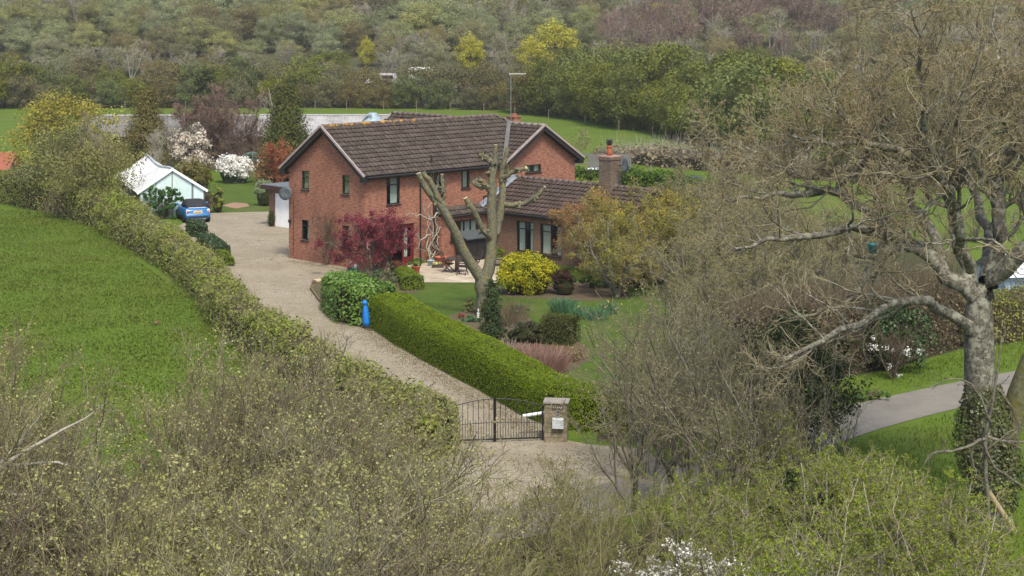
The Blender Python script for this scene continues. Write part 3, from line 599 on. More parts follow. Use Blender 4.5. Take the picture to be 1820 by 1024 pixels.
k=MB(); k.box(.02,.13,-.07,-.027,.82,1.04); kp=k.build('keypad',mat('steel_keypad',(.5,.5,.52),None,9,.35,.5,.8),pz,bevel=.006)
k=MB()
k.box(.045,.105,-.075,-.071,.96,1.02)
for i in range(3):
    for j in range(3): k.box(.045+i*.023,.06+i*.023,-.075,-.071,.85+j*.03,.87+j*.03)
k.build('buttons',M_black,kp)
k=MB(); k.box(-.11,.26,-.15,-.027,.46,.80); lb=k.build('letterbox',mat('letterbox_enamel',(.48,.52,.53),(.42,.46,.47),4,.35),pz,bevel=.01)
k=MB(); k.box(-.09,.24,-.158,-.151,.735,.765); k.build('flap',mat('flap_white',(.7,.72,.72)),lb)
am=thing('gate_opener','white tubular gate opener arm behind the gate beside the hedge','gate opener',G(955,783)+np.array([0,.45,0]),R(5))
k=MB(); k.tube([(-.45,.15,.66),(.45,.3,.74)],.055,10); k.build('arm',M_white,am,True); k=MB(); k.tube([(.3,.25,0),(.3,.25,.7)],.03,8); k.tube([(-.3,.2,.3),(-.3,.18,.62)],.025,8); k.build('bracket',M_metal,am)
# ---------------- car ----------------
M_car=mat('blue_car_paint',(.006,.125,.32),(.006,.115,.30),2,.28,.7); M_tyre=mat('tyre',(.02,.02,.02),None,4,.9)
cb_=G(352,397)
car=thing('parked_car','small bright blue convertible with black soft top parked on the gravel','car',cb_+np.array([-.0,.0,0]),R(90+20.5))
def loft(secs,cap=True):
    k=MB(); st=[]
    for x,prof in secs: st.append(k.pt(*([(x,y,z) for y,z in prof]+[(x,-y,z) for y,z in prof[::-1]])))
    n=len(secs[0][1])*2
    for i in range(len(secs)-1):
        for j in range(n): k.f.append((st[i]+j,st[i]+(j+1)%n,st[i+1]+(j+1)%n,st[i+1]+j))
    if cap: k.f.append(tuple(st[0]+j for j in range(n))[::-1]); k.f.append(tuple(st[-1]+j for j in range(n)))
    return k
def cs(x,w,zt,zb=.2,cr=.0): return (x,[(w*.80,zb),(w*.97,zb+.12),(w,zb+.35),(w*.975,zt-.22),(w*.93,zt-.07),(w*.82,zt),(w*.4,zt+.02+cr)])
# x: rear bumper = 0, front = 3.7 ; body origin at rear bumper
k=loft([cs(0,.74,.78,.34),cs(.06,.80,.88,.26),cs(.25,.835,.96,.22),cs(.8,.84,.97),cs(1.6,.84,.95),cs(2.4,.84,.95),cs(2.75,.835,.94,cr=.03),cs(3.3,.80,.86,cr=.03),cs(3.6,.74,.74,.24),cs(3.7,.62,.6,.3)])
body=k.build('body',M_car,car,True)
k=loft([(0.38,[(.60,.95),(.58,.97),(.5,1.0)]),(.62,[(.70,.95),(.66,1.2),(.5,1.28)]),(.95,[(.73,.95),(.64,1.33),(.45,1.39)]),(1.6,[(.74,.95),(.62,1.36),(.42,1.42)]),(2.05,[(.74,.95),(.6,1.33),(.4,1.38)])])
k.build('soft_top',mat('black_canvas',(.02,.02,.024),(.03,.03,.034),12,.9),car,True)
k=MB(); k.poly((.44,.36,1.06),(.44,-.36,1.06),(.66,-.34,1.25),(.66,.34,1.25)); k.tr(Matrix.Translation((-.035,0,.015))); k.build('rear_window',M_glass,car)
k=loft([(2.05,[(.74,.95),(.6,1.33),(.4,1.375)]),(2.45,[(.72,.95),(.66,.98),(.4,.985)])]); k.build('windscreen',M_glass,car)
for s in (1,-1):
    k=MB(); k.poly((.98,s*.738,.99),(1.98,s*.745,.99),(1.94,s*.635,1.29),(1.05,s*.66,1.29)); k.build('side_window',M_glass,car)
    k=MB(); k.tube([(2.1,s*.80,1.0),(2.1,s*.95,1.06)],.03,6); k.lathe([(.02,-.08),(.08,-.05),(.085,.05),(.02,.08)],(2.1,s*.97,1.06),10); k.build('wing_mirror',M_car,car,True)
    k=MB(); k.box(-.0,.10,min(s*.58,s*.76),max(s*.58,s*.76),.66,.90); tl=k.build('tail_light',mat('tail_light',(.75,.70,.68),(.6,.5,.5),3,.25),car,bevel=.03); 
    k=MB(); k.box(-.008,.0,min(s*.62,s*.71),max(s*.62,s*.71),.70,.80); k.build('red_lens',mat('red_lens',(.5,.02,.03),None,3,.3),tl)
    k=MB(); k.box(-.015,.03,min(s*.42,s*.60),max(s*.42,s*.60),.38,.43); k.build('reflector',mat('reflector',(.4,.02,.03),None,3,.3),car)
    for x in (.62,3.02):
        k=MB(); k.lathe([(.2,-.1),(.30,-.1),(.31,-.06),(.31,.06),(.30,.1),(.2,.1)],n=24); k.tr(Matrix.Translation((x,s*.755,.31))@Matrix.Rotation(R(90),4,'X')); w_=k.build('wheel',M_tyre,car,True)
        k=MB(); k.lathe([(.02,-.02),(.19,.02),(.2,.04)],n=16); k.tr(Matrix.Translation((x,s*.80,.31))@Matrix.Rotation(R(-90*s),4,'X')); k.build('rim',M_metal,w_)
k=MB(); k.box(-.03,.02,-.62,.62,.36,.45); k.build('bumper_insert',M_black,car)
k=MB(); k.box(-.03,.03,-.5,.5,.25,.31); k.build('valance',M_metal,car)
k=MB(); k.box(-.012,.05,-.27,.27,.64,.80); nb_=k.build('plate_recess',M_white,car); k=MB(); k.box(-.02,-.013,-.25,.25,.665,.775); npx=k.build('number_plate',mat('yellow_plate',(.75,.42,.02),None,3,.5),nb_)
k=MB(); k.tube([(.25,.55,.975),(.25,-.55,.975)],.02,6); k.build('chrome_trim',M_white,car); k=MB(); k.lathe([(.0,0),(.05,.01),(.05,.02),(.0,.03)],n=14); k.tr(Matrix.Translation((.02,0,.86))@Matrix.Rotation(R(-90),4,'Y')); k.build('badge',M_metal,car)
def text(txt,size,m,parent,M,name='lettering'):
    c=bpy.data.curves.new(name,'FONT'); c.body=txt; c.size=size; c.align_x='CENTER'; c.align_y='CENTER'; c.extrude=.002
    o=bpy.data.objects.new('t',c); COL.objects.link(o); bpy.context.view_layer.update()
    me=bpy.data.meshes.new_from_object(o.evaluated_get(bpy.context.evaluated_depsgraph_get())); bpy.data.objects.remove(o); me.name=name
    me.transform(M); me.materials.clear(); me.materials.append(m); r=bpy.data.objects.new(name,me); return link(r,parent)
text('YF51 CZE',.10,M_black,nb_,Matrix.Translation((-.022,0,.72))@Matrix.Rotation(R(-90),4,'Z')@Matrix.Rotation(R(90),4,'X'),'plate_lettering')
# ---------------- white glasshouse ----------------
GA=np.array([-24.4,115.0,0]); gh=thing('glasshouse','whitewashed glasshouse with a sagging white roof beside the blue car','glasshouse',GA,math.atan2(.35,.94))
w,Lg,eh,rh=4.25,11.0,1.8,3.2
M_wwash=mat('whitewash_glass',(.90,.90,.90),(.74,.76,.77),2.2,.3,.6,lo=.4,hi=.7); M_pale=mat('pale_mint_panel',(.62,.74,.70),(.50,.63,.60),1.5,.5)
for q in (0,Lg): k=MB(); k.poly((0,q,0),(w,q,0),(w,q,eh),(w/2,q,rh-.05),(0,q,eh)); k.build('end_wall',M_pale,gh)
k=MB(); k.poly((0,0,0),(0,Lg,0),(0,Lg,eh),(0,0,eh)); k.poly((w,0,0),(w,Lg,0),(w,Lg,eh),(w,0,eh)); k.build('side_wall',mat('grey_green_panel',(.28,.33,.32),(.2,.24,.23),2,.5),gh)
sag=lambda y:-.28*math.sin(min(y/Lg,1)*math.pi)**2
for s in (0,1):
    k=MB(); n=16; xe=-.18 if s==0 else w+.18
    for i in range(n):
        y0=-.1+i*(Lg+.2)/n;y1=-.1+(i+1)*(Lg+.2)/n
        for j in range(4):
            t0=j/4;t1=(j+1)/4; f=lambda t,y:(xe+(w/2-xe)*t,y,eh-.08+(rh-eh+.08)*t+sag(y)*t-.10*math.sin(math.pi*t)*(.5+.5*math.sin(y*1.3)))
            k.poly(f(t0,y0),f(t1,y0),f(t1,y1),f(t0,y1))
    rf=k.build('roof',M_wwash,gh,True); b=MB()
    for i in range(19):
        y=-.1+i*(Lg+.2)/18; b.tube([(xe+(w/2-xe)*t,y,eh-.06+(rh-eh+.08)*t+sag(y)*t-.10*math.sin(math.pi*t)*(.5+.5*math.sin(y*1.3))+.012) for t in (0,.33,.66,1)],.018,4)
    b.build('glazing_bars',mat('aged_white_bar',(.5,.51,.5)),rf)
k=MB(); k.tube([(w/2,-.1+i*(Lg+.2)/12,rh+.04+sag(i*Lg/12)) for i in range(13)],.09,8); k.build('ridge_cap',mat('ridge_grey',(.42,.46,.49)),gh)
k=MB(); k.beam((-.2,-.13,eh-.12),(w/2,-.13,rh),.05,.16); k.beam((w+.2,-.13,eh-.12),(w/2,-.13,rh),.05,.16); k.build('bargeboard',M_white,gh)
k=MB(); k.box(0,.06,-.03,-.002,0,eh); k.box(w-.06,w,-.03,-.002,0,eh); k.box(w-.85,w-.72,-.035,-.002,0,eh+.45); k.box(w*.5-.03,w*.5+.03,-.03,-.002,0,rh-.1); k.box(w*.25-.02,w*.25+.02,-.03,-.002,0,2.4); k.build('frame',mat('frame_grey',(.18,.2,.2)),gh)
# ---------------- ornamental iron gate by the car, arbour ----------------
def ornate(loc,rz):
    t=thing('garden_gate','small grey scrolled iron garden gate standing left of the blue car','gate',loc,rz); k=MB(); k.box(-.5,-.44,-.03,.03,0,1.3); k.box(.44,.5,-.03,.03,0,1.15); k.build('post',M_metal,t); k=MB()
    k.tube([(-.44,0,.15),(.44,0,.15)],.015,5); k.tube([(.44*math.cos(a),0,.85+.35*math.sin(a)) for a in np.linspace(0,math.pi,12)],.018,5)
    for i in range(7): x=-.38+i*.127; k.tube([(x,0,.15),(x,0,.85+.33*math.sqrt(max(0,1-(x/.44)**2)))],.01,4)
    for c in (-.2,.2): k.tube([(c+.15*math.cos(a),0,.75+.15*math.sin(a)) for a in np.linspace(0,2*math.pi,12)],.012,4)
    k.build('scrollwork',mat('pale_iron',(.42,.46,.45)),t)
ornate(G(312,388),R(5))
ar=thing('garden_arbour','domed grey-green metal arbour at the far end of the back lawn','arbour',G(448,319)); k=MB(); r=.85; M_arb=mat('arbour_green',(.16,.22,.20),(.12,.17,.15))
for i in range(8):
    a=i*math.pi/4+.2; x,y=r*math.cos(a),r*math.sin(a); k.tube([(x,y,0),(x,y,1.55)]+[(x*math.cos(b),y*math.cos(b),1.55+.65*math.sin(b)) for b in (.3,.7,1.1,1.5)],.028,6)
k.build('ribs',M_arb,ar)
k=MB()
for z in (1.1,1.55): k.tube([(r*math.cos(a),r*math.sin(a),z) for a in np.linspace(0,2*math.pi,25)],.022,5)
for b in (.6,1.0): k.tube([(r*math.cos(b)*math.cos(a),r*math.cos(b)*math.sin(a),1.55+.65*math.sin(b)) for a in np.linspace(0,2*math.pi,25)],.018,5)
k.build('hoops',M_arb,ar)
bn=thing('garden_bench','white slatted bench in front of the red shrubs','bench',G(470,306),R(-10)); k=MB()
for z in (.55,.68,.81,.94): k.box(-.75,.75,.3,.33,z,z+.08)
k.build('backrest',M_white,bn); k=MB(); k.box(-.75,.75,-.15,.3,.42,.46); k.build('seat',M_white,bn)
for x in (-.7,.7):
    k=MB(); k.box(x-.03,x+.03,-.12,-.06,0,.42); k.box(x-.03,x+.03,.27,.33,0,.95); k.build('leg',M_white,bn)
# ---------------- sheds, silo and distant buildings ----------------
def corr(n0,name,label,x0,x1,y0,ze,yr,zr,cat='barn',c=(.20,.19,.175),c2=(.13,.12,.115),rz=0):
    t=thing(name,label,cat,(x0,y0,0),rz); k=MB(); L=x1-x0; n=int(L/.16)
    for i in range(n):
        a=i*L/n;b=(i+1)*L/n; da=.04*(i%2); db=.04*((i+1)%2); k.poly((a,-.3,ze+da),(b,-.3,ze+db),(b,yr-y0,zr+db),(a,yr-y0,zr+da))
        k.poly((a,2*(yr-y0)+.3,ze+da),(b,2*(yr-y0)+.3,ze+db),(b,yr-y0,zr+db),(a,yr-y0,zr+da))
    k.build('roof',mat(n0,c,c2,3,.9,.1,c3=tuple(q*.6 for q in c),sc3=.5),t)
    k=MB(); k.box(.2,L-.2,0,2*(yr-y0),0,ze-.05); k.build('wall',mat(n0+'_wall',(.06,.045,.035),(.09,.07,.05),2),t)
    k=MB(); k.tube([(0,yr-y0,zr+.06),(L,yr-y0,zr+.06)],.12,6); k.build('ridge_cap',mat(n0+'_ridge',(.33,.32,.31)),t); return t
corr('corrugated_dark','long_barn','long low barn with a streaked grey corrugated roof behind the purple tree',-38.5,-23.0,153,2.5,158,3.95)
corr('corrugated_pale','long_barn','long barn with a pale grey corrugated roof beside the feed silo',-22.8,-7.5,153,2.5,158.5,3.95,c=(.36,.355,.34),c2=(.29,.285,.275))
sl=thing('feed_silo','blue-grey conical feed silo rising behind the main roof ridge','silo',(-11.9,150,0)); M_silo=mat('silo_steel',(.28,.36,.40),(.22,.30,.34),2,.45)
k=MB(); k.lathe([(.35,1.4),(1.0,2.6),(1.0,3.95),(.5,4.45),(.42,4.5),(.42,4.7),(.3,4.78)],n=20); k.build('tank',M_silo,sl,True); k=MB(); k.tube([(-.95,-.3,3.9),(-.4,-.5,4.55),(-.1,-.55,4.6),(-.05,-.75,3.8)],.09,6); k.build('fill_pipe',M_metal,sl)
for a in range(4):
    k=MB(); k.tube([(.85*math.cos(a*1.57+.8),.85*math.sin(a*1.57+.8),0),(.95*math.cos(a*1.57+.8),.95*math.sin(a*1.57+.8),2.7)],.05,6); k.build('leg',M_metal,sl)
sh=thing('brick_outhouse','low red brick outhouse with a red tiled roof at the left edge','outhouse',(-45.7,137,0)); k=MB(); k.box(0,6.3,0,4,0,1.15); k.build('wall',M_brick2,sh); k=MB(); k.poly((-.2,-.3,1.1),(6.5,-.3,1.1),(6.5,2,2.35),(-.2,2,2.35)); k.poly((-.2,4.3,1.1),(6.5,4.3,1.1),(6.5,2,2.35),(-.2,2,2.35)); k.poly((6.31,0,1.15),(6.31,4,1.15),(6.31,2,2.3)); k.build('roof',mat('red_clay_roof',(.30,.09,.05),(.22,.08,.05),6),sh)
fp=thing('timber_fence','weathered grey timber fence panel beyond the right gable','fence',(4.9,138,0)); k=MB()
for i in range(22): k.box(1.2+i*.15,1.33+i*.15,0,.03,.2,2.3)
k.build('boards',mat('grey_timber',(.17,.16,.15),(.12,.115,.11),6),fp); k=MB(); k.box(.0,1.1,-.02,.02,2.15,2.3); k.box(0,.1,-.04,.04,0,2.3); k.box(1.1,1.2,-.04,.04,0,2.35); k.box(0,1.1,-.02,.02,1.5,1.6); k.build('frame',mat('pale_timber',(.16,.15,.14)),fp)
def vehicle(name,label,cat,loc,rz,Lv,Wv,Hv,m,hood=.28,group=None,zb=.35):
    t=thing(name,label,cat,loc,rz,group); k=loft([(0,[(Wv*.42,zb),(Wv*.48,Hv*.5),(Wv*.44,Hv*.85),(Wv*.4,Hv*.92)]),(.15,[(Wv*.46,zb*.8),(Wv*.5,Hv*.5),(Wv*.47,Hv*.92),(Wv*.42,Hv)]),(Lv*(1-hood),[(Wv*.46,zb*.8),(Wv*.5,Hv*.5),(Wv*.46,Hv*.92),(Wv*.42,Hv)]),(Lv*(1-hood*.5),[(Wv*.46,zb*.8),(Wv*.5,Hv*.42),(Wv*.44,Hv*.56),(Wv*.4,Hv*.58)]),(Lv,[(Wv*.4,zb),(Wv*.44,Hv*.3),(Wv*.4,Hv*.42),(Wv*.36,Hv*.44)])])
    k.build('body',m,t,True)
    for s in (1,-1):
        k=MB(); k.poly((Lv*.12,s*Wv*.497,Hv*.58),(Lv*(.95-hood),s*Wv*.497,Hv*.58),(Lv*(.9-hood),s*Wv*.478,Hv*.86),(Lv*.14,s*Wv*.478,Hv*.86)); k.build('side_window',M_dark,t)
        for x in (.2,.8):
            k=MB(); k.lathe([(.1,-.1),(.32,-.1),(.32,.1),(.1,.1)],n=16); k.tr(Matrix.Translation((Lv*x,s*Wv*.43,.32))@Matrix.Rotation(R(90),4,'X')); k.build('wheel',M_tyre,t)
    k=MB(); k.poly((Lv*(1-hood)+.03,Wv*.4,Hv*.9),(Lv*(1-hood)+.03,-Wv*.4,Hv*.9),(Lv*(1-hood*.52)+.03,-Wv*.4,Hv*.6),(Lv*(1-hood*.52)+.03,Wv*.4,Hv*.6)); k.build('windscreen',M_dark,t); return t
vehicle('parked_van','white van roof showing over the hedge right of the house','van',(5.1,127.5,0),R(-4),4.6,1.9,2.12,M_white,.3)
vehicle('parked_car','dark grey car roof showing over the hedge beyond the chimney','car',(11.0,128.5,0),R(-8),3.9,1.7,1.47,mat('dark_car_paint',(.05,.06,.075),None,2,.3,.6),.3)
# main road traffic beyond the field
rz_=float(hz(0,262))
vehicle('lorry','white lorry on the road at the foot of the wooded hill','lorry',(-15.4,262,rz_+.05),0,4.2,2.4,2.9,M_white,.2,zb=.6)
vehicle('pickup_truck','grey truck left of the white lorry on the main road','truck',(-19.8,262,rz_+.05),0,3.4,2,2.0,mat('grey_truck',(.35,.32,.32)),.3)
vehicle('road_car','white car glimpsed at the left among the roadside bushes','car',(-23.8,261,rz_+.05),0,3.2,1.8,1.6,M_white,.3)
vehicle('road_van','white van half hidden by bushes right of the aerial mast','van',(8.2,262,rz_+.05),0,4.2,2,2.6,M_white,.25)
sheet('main_road',[(-130,256.5),(130,256.5),(130,267.5),(-130,267.5)],rz_+.05,M_lane,.0,10,30)
gr_=thing('crash_barrier','pale metal crash barrier along the main road','barrier',(-60,255.5,rz_)); k=MB(); k.box(0,90,0,.06,.5,.8); k.build('rail',M_metal,gr_); k=MB()
for i in range(30): k.box(i*3,i*3+.1,.06,.16,0,.7)
k.build('posts',M_metal,gr_)
pb=thing('garden_shed','pale blue boarded shed roof beyond the lane at the right edge','shed',(21.6,77.0,0),R(8)); M_pblue=mat('pale_blue',(.50,.66,.74),(.42,.58,.66),2)
k=MB()
for i in range(8): k.box(0,4,-.02-.01*(i%2),3,.2+i*.25,.43+i*.25)
k.build('wall',M_pblue,pb); k=MB(); k.poly((-.2,-.3,2.15),(4.2,-.3,2.15),(4.2,1.5,2.95),(-.2,1.5,2.95)); k.poly((-.2,3.3,2.15),(4.2,3.3,2.15),(4.2,1.5,2.95),(-.2,1.5,2.95)); k.build('roof',mat('pale_roof',(.62,.68,.73)),pb)
for i,(x,y,yy) in enumerate(((1560,409,82),(1551,438,80))):
    c=P(x,y,yy); t=thing('play_tub',['teal plastic tub hung among the twigs behind the oak, upper one','teal plastic tub among the twigs behind the oak, lower one'][i],'tub',(c[0],c[1],0)); k=MB(); k.lathe([(.17,c[2]-.3),(.22,c[2]+.1),(.24,c[2]+.12)],n=14); k.build('tub',mat('teal_plastic',(.03,.25,.25)),t,True); k=MB(); k.tube([(0,0,0),(0,0,c[2]-.28)],.03,6); k.build('stake',M_metal,t)
# ---------------- patio things ----------------
M_teak=mat('dark_teak',(.045,.03,.025),(.07,.05,.04),10,.7)
def chair(label,loc,rz,sc=1):
    t=thing('patio_chair',label,'chair',loc,rz,'dark wooden patio chairs')
    k=MB(); 
    for i in range(5): k.box(-.24+i*.1,-.16+i*.1,-.24,.22,.43,.46)
    k.build('seat',M_teak,t)
    k=MB()
    for x in (-.24,.21): k.beam((x+.015,.2,.44),(x+.015,.42,1.08),.035,.04)
    for i in range(6): z=.52+i*.1; y=.2+(z-.44)*.34; k.box(-.22,.22,y-.01,y+.012,z,z+.055)
    k.build('backrest',M_teak,t)
    for x in (-.23,.23):
        k=MB(); k.beam((x,-.3,0),(x,.2,.46),.035,.045,(0,1,0)); k.build('leg',M_teak,t); k=MB(); k.beam((x,.3,0),(x,-.2,.64),.035,.045,(0,1,0)); k.build('leg',M_teak,t)
        k=MB(); k.box(x-.03,x+.03,-.26,.3,.64,.67); k.build('armrest',M_teak,t)
chair('dark slatted wooden chair left of the patio table, by the terracotta pots',G(797,484),R(75)); chair('dark slatted wooden chair in front of the patio table, nearest the lawn',G(822,489),R(165)); chair('dark slatted wooden recliner chair right of the patio table',G(843,480),R(-70))
tb=thing('patio_table','round dark wooden table on the pale patio','table',G(812,484)); k=MB(); k.lathe([(.62,.70),(.62,.74)],n=28); k.build('tabletop',M_teak,tb)
k=MB(); k.lathe([(.16,0),(.11,.1),(.10,.6),(.2,.7)],n=14); k.build('pedestal',mat('brown_pedestal',(.09,.045,.035)),tb)
pc=G(838,462)
ht=thing('garden_canopy','black storage cabinet with a grey felt lid against the house wall','cabinet',(pc[0],pc[1],0),HR-R(90)*0); k=MB(); k.box(-.75,.75,-.4,.4,.06,1.15); k.build('cabinet_body',M_black,ht)
for s in (0,1):
    k=MB(); k.box(-.73+s*.74,-.02+s*.74,-.43,-.402,.12,1.1); k.build('door',M_black,ht)
k=MB(); k.hexa([(-.9,-.6,1.22),(.9,-.6,1.22),(.9,.5,1.5),(-.9,.5,1.5),(-.9,-.6,1.28),(.9,-.6,1.28),(.9,.5,1.56),(-.9,.5,1.56)]); k.build('lid',mat('grey_felt',(.07,.08,.085),(.05,.06,.06),5,.9),ht)
k=MB(); k.box(-.87,-.82,-.55,-.5,0,1.24); k.box(.82,.87,-.55,-.5,0,1.24); k.build('post',M_black,ht)
def pot(name,label,loc,r,h,m,cat='pot'):
    t=thing(name,label,cat,loc); k=MB(); k.lathe([(r*.7,0),(r,h*.9),(r*1.1,h*.9),(r*1.1,h),(r*.95,h),(r*.9,h*.85)],n=18,cap=False); k.build('pot',m,t,True); k=MB(); k.lathe([(.01,h*.86),(r*.9,h*.86)],n=18,cap=False); k.build('compost',M_soil,t); return t
pot('plant_pot','large round terracotta pot against the bay wall',G(784,470),.32,.42,M_pot); pot('plant_pot','small terracotta pot beside the large round one',G(793,473),.2,.35,M_pot); pot('plant_pot','small blue-grey glazed pot by the climber stems',G(766,473),.2,.32,mat('blue_glaze',(.33,.40,.45),None,3,.3))
tr_=thing('wooden_trough','dark wooden trough with yellow flowers in front of the terracotta pots','trough',G(778,476)); k=MB(); k.box(-.32,.32,-.14,.14,0,.18); k.build('trough',M_teak,tr_)
s=Soup(); rg_=np.random.default_rng(5); p=rg_.uniform([-.28,-.12,.18],[.28,.12,.3],(60,3)); s.leaves(p,rg_.normal(size=p.shape),.09,.7,rg_); s.build('flowers',leafmat('yellow_petals',[(.7,.6,.1),(.8,.75,.4),(.2,.3,.05)]),tr_)
br=thing('barrel_planter','half barrel with a clipped round box bush against the brown brick wing','planter',G(884,472)); k=MB(); k.lathe([(.36,0),(.42,.25),(.40,.46),(.36,.46),(.35,.4)],n=22,cap=False); k.build('barrel',mat('oak_barrel',(.20,.17,.13),(.14,.12,.09),6),br,True); k=MB()
for z in (.08,.36): k.lathe([(.4,z),(.43,z+.02),(.43,z+.05),(.4,z+.07)],n=22,cap=False)
k.build('hoops',M_black,br)
pt=pot('plant_pot','terracotta pot with a bushy green plant at the patio corner',G(739,487),.24,.42,M_pot)
ct=thing('wooden_planter','leaning terracotta-coloured planter box behind the maple trunk','planter',G(670,478),R(30)); k=MB(); k.hexa([(-.2,-.14,0),(.2,-.14,0),(.2,.14,0),(-.2,.14,0),(-.24,-.17,.75),(.24,-.17,.75),(.24,.17,.75),(-.24,.17,.75)]); k.build('planter',mat('orange_wood',(.38,.15,.07),(.28,.12,.06),5),ct)
rp=thing('garden_post','rust-brown square post at the edge of the shrub bed','post',G(684,492)); k=MB(); k.box(-.09,.09,-.09,.09,0,.95); k.build('shaft',mat('rusty_paint',(.16,.06,.045),(.12,.05,.04),5),rp); k=MB(); k.box(-.12,.12,-.12,.12,.95,1.0); k.build('cap',mat('rust2',(.2,.08,.06)),rp)
ho=thing('hose_reel','green hose coiled on the gravel by the near corner of the house','hose',G(627,483)); k=MB()
for j in range(4): k.tube([(.28*math.cos(a),.28*math.sin(a),.04+j*.045) for a in np.linspace(0,2*math.pi,18)],.03,6)
k.build('coil',mat('green_hose',(.01,.22,.12),None,3,.4),ho); k=MB(); k.tube([(.14,.05,0),(.14,.05,.42)],.07,10); k.build('pipe_end',M_white,ho,True); k=MB(); k.tube([(-.12,.1,0),(-.12,.1,.38)],.035,8); k.lathe([(.05,.36),(.07,.46),(.03,.5)],(-.12,.1,0),10); k.build('tap',M_metal,ho)
tp=thing('garden_trellis','white lattice trellis standing on the house wall behind the maple','trellis',(0,0,0)); k=MB(); TT=lambda a,d,z:tuple(Matrix.Translation(P0)@Matrix.Rotation(HR,4,'Z')@Vector((a,d,z)))
for i in range(3): a=.12+i*.2; tbox(k,TT,a,a+.03,-.07,-.05,.6,2.3)
for i in range(8): z=.65+i*.22; tbox(k,TT,.1,.56,-.05,-.035,z,z+.03)
k.build('lattice',mat('old_white',(.5,.5,.48)),tp)
# blue covered thing at the end of the clipped hedge
bp=G(651,583); bt=thing('covered_post','post draped in bright blue sheeting at the end of the clipped hedge','covered post',bp); k=MB(); k.lathe([(.16,.05),(.17,.3),(.13,.7),(.09,.95),(.07,1.02),(.12,1.06),(.12,1.14),(.06,1.2)],n=12); M_=Matrix.Shear('XZ',4,(0,0)); 
for i,v in enumerate(k.v): a=math.atan2(v[1],v[0]); f=1+.18*math.sin(a*4+v[2]*3); k.v[i]=(v[0]*f-.10*v[2]+.05,v[1]*f,v[2])
k.build('sheeting',mat('blue_sheeting',(.015,.20,.62),(.012,.16,.52),5,.5),bt,True); k=MB(); k.lathe([(.22,0),(.2,.1),(.1,.14)],(.05,0,0),12); k.build('base',M_black,bt)
st_=thing('garden_statue','small white stone figure at the foot of the pollarded tree','statue',G(850,566)); k=MB(); k.lathe([(.08,0),(.09,.04),(.05,.08),(.075,.2),(.05,.28),(.03,.31),(.05,.36),(.04,.41),(.01,.44)],n=14); k.build('figure',mat('statue_stone',(.55,.54,.5),(.4,.4,.36),9),st_,True)
hl=thing('wooden_board','sandy plywood board lying by the laurel hedge','board',G(578,499),R(25)); k=MB(); k.box(-.55,.5,-.3,.35,.02,.07); k.build('board',mat('pale_ply',(.55,.42,.26),(.45,.34,.2),4),hl)
# edging boards of the shrub bed
eb=thing('bed_edging','low timber edging along the drive side of the shrub bed','edging',(0,0,0)); k=MB(); q=[G(x,y) for x,y in ((556,502),(552,515),(566,535),(590,560))]
for a,b in zip(q,q[1:]): k.beam(a+[0,0,.08],b+[0,0,.08],.06,.16)
k.build('boards',mat('edging_timber',(.22,.15,.10),(.16,.11,.08),5),eb)
# ---------------- fence posts ----------------
M_post=mat('fence_timber',(.24,.20,.14),(.17,.14,.10),7)
def post(loc,h,label,group=None,r=.05,tilt=(0,0)):
    t=thing('fence_post',label,'post',loc,0,group); k=MB(); k.tube([(0,0,-.1),(tilt[0]*h,tilt[1]*h,h)],[r,r*.9],8); k.build('stake',M_post,t); return t
post(G(1700,975),1.15,'thin upright fence post among the hawthorn left of the oak'); post(G(1752,925),1.2,'slim leaning fence post against the ivy-clad oak base',tilt=(.12,.0))
lp_=thing('leaning_post','long round post leaning from the oak trunk down to the grass','post',G(1806,952)); k=MB(); a=np.array(G(1806,952)); b=P(1757,874,a[1]+.15); k.tube([(0,0,.05),tuple(b-a)],.075,10); k.build('stake',mat('pale_round_timber',(.36,.28,.16),(.28,.22,.13),6),lp_)
fpos=[(x,y) for x,y in ((166,196),(222,196),(275,196),(330,196),(385,196),(560,197),(616,197),(682,197),(740,198),(800,199),(860,201),(915,205),(975,212),(1040,222),(1100,233),(1160,244),(1210,256),(1245,264))]
fr0=None
for i,(x,y) in enumerate(fpos):
    c=G(x,y)
    if fr0 is None: fr0=post(c,1.25,'weathered fence post at the foot of the far hedgerow','fence posts along the far field edge',.045)
    else: dup(fr0,c)
tt=None
for i in range(16):
    c=G(1652+i*11.5,243+2*(i%2)); 
    if tt is None: tt=thing('tree_guard','pale tree guard tube in the row across the far right field','tree guard',c,0,'tree guards in the far right field'); k=MB(); k.lathe([(.09,0),(.09,1.25)],n=8); k.build('tube',mat('guard_plastic',(.55,.52,.42)),tt)
    else: dup(tt,c)
post(G(1157,330),1.6,'short white post on the rough bank beyond the hedge',r=.06)
# ---------------- vegetation ----------------
RG=lambda s:np.random.default_rng(s)
B_grey=bark('bark_grey',(.17,.155,.125),(.09,.08,.06),(.20,.21,.13),9)
B_oak=bark('bark_oak',(.19,.178,.14),(.055,.048,.036),(.31,.31,.235),13,sp=.75)
B_moss=bark('bark_moss',(.20,.20,.11),(.10,.095,.05),(.16,.15,.03),8,sp=.8)
B_twig=bark('twig_olive',(.27,.235,.14),(.18,.15,.09),(.33,.30,.20),3,.4)
B_twigd=bark('twig_brown',(.13,.10,.07),(.09,.07,.045),(.16,.12,.08),3,.5)
B_pale=bark('bark_pale',(.40,.37,.31),(.27,.24,.19),(.34,.33,.25),5,.3)
B_purple=bark('twig_purple',(.20,.135,.11),(.14,.095,.08),(.26,.18,.145),3,.4)
B_red=bark('twig_red',(.34,.10,.05),(.22,.07,.04),(.30,.14,.07),4)
def put(name,label,cat,loc,T,C,tm,cms,group=None,rz=0,cn='crown'):
    t=thing(name,label,cat,loc,rz,group)
    if T is not None and T.n: T.build('trunk',tm,t,True)
    if C is not None and C.n: C.build(cn,cms,t)
    return t
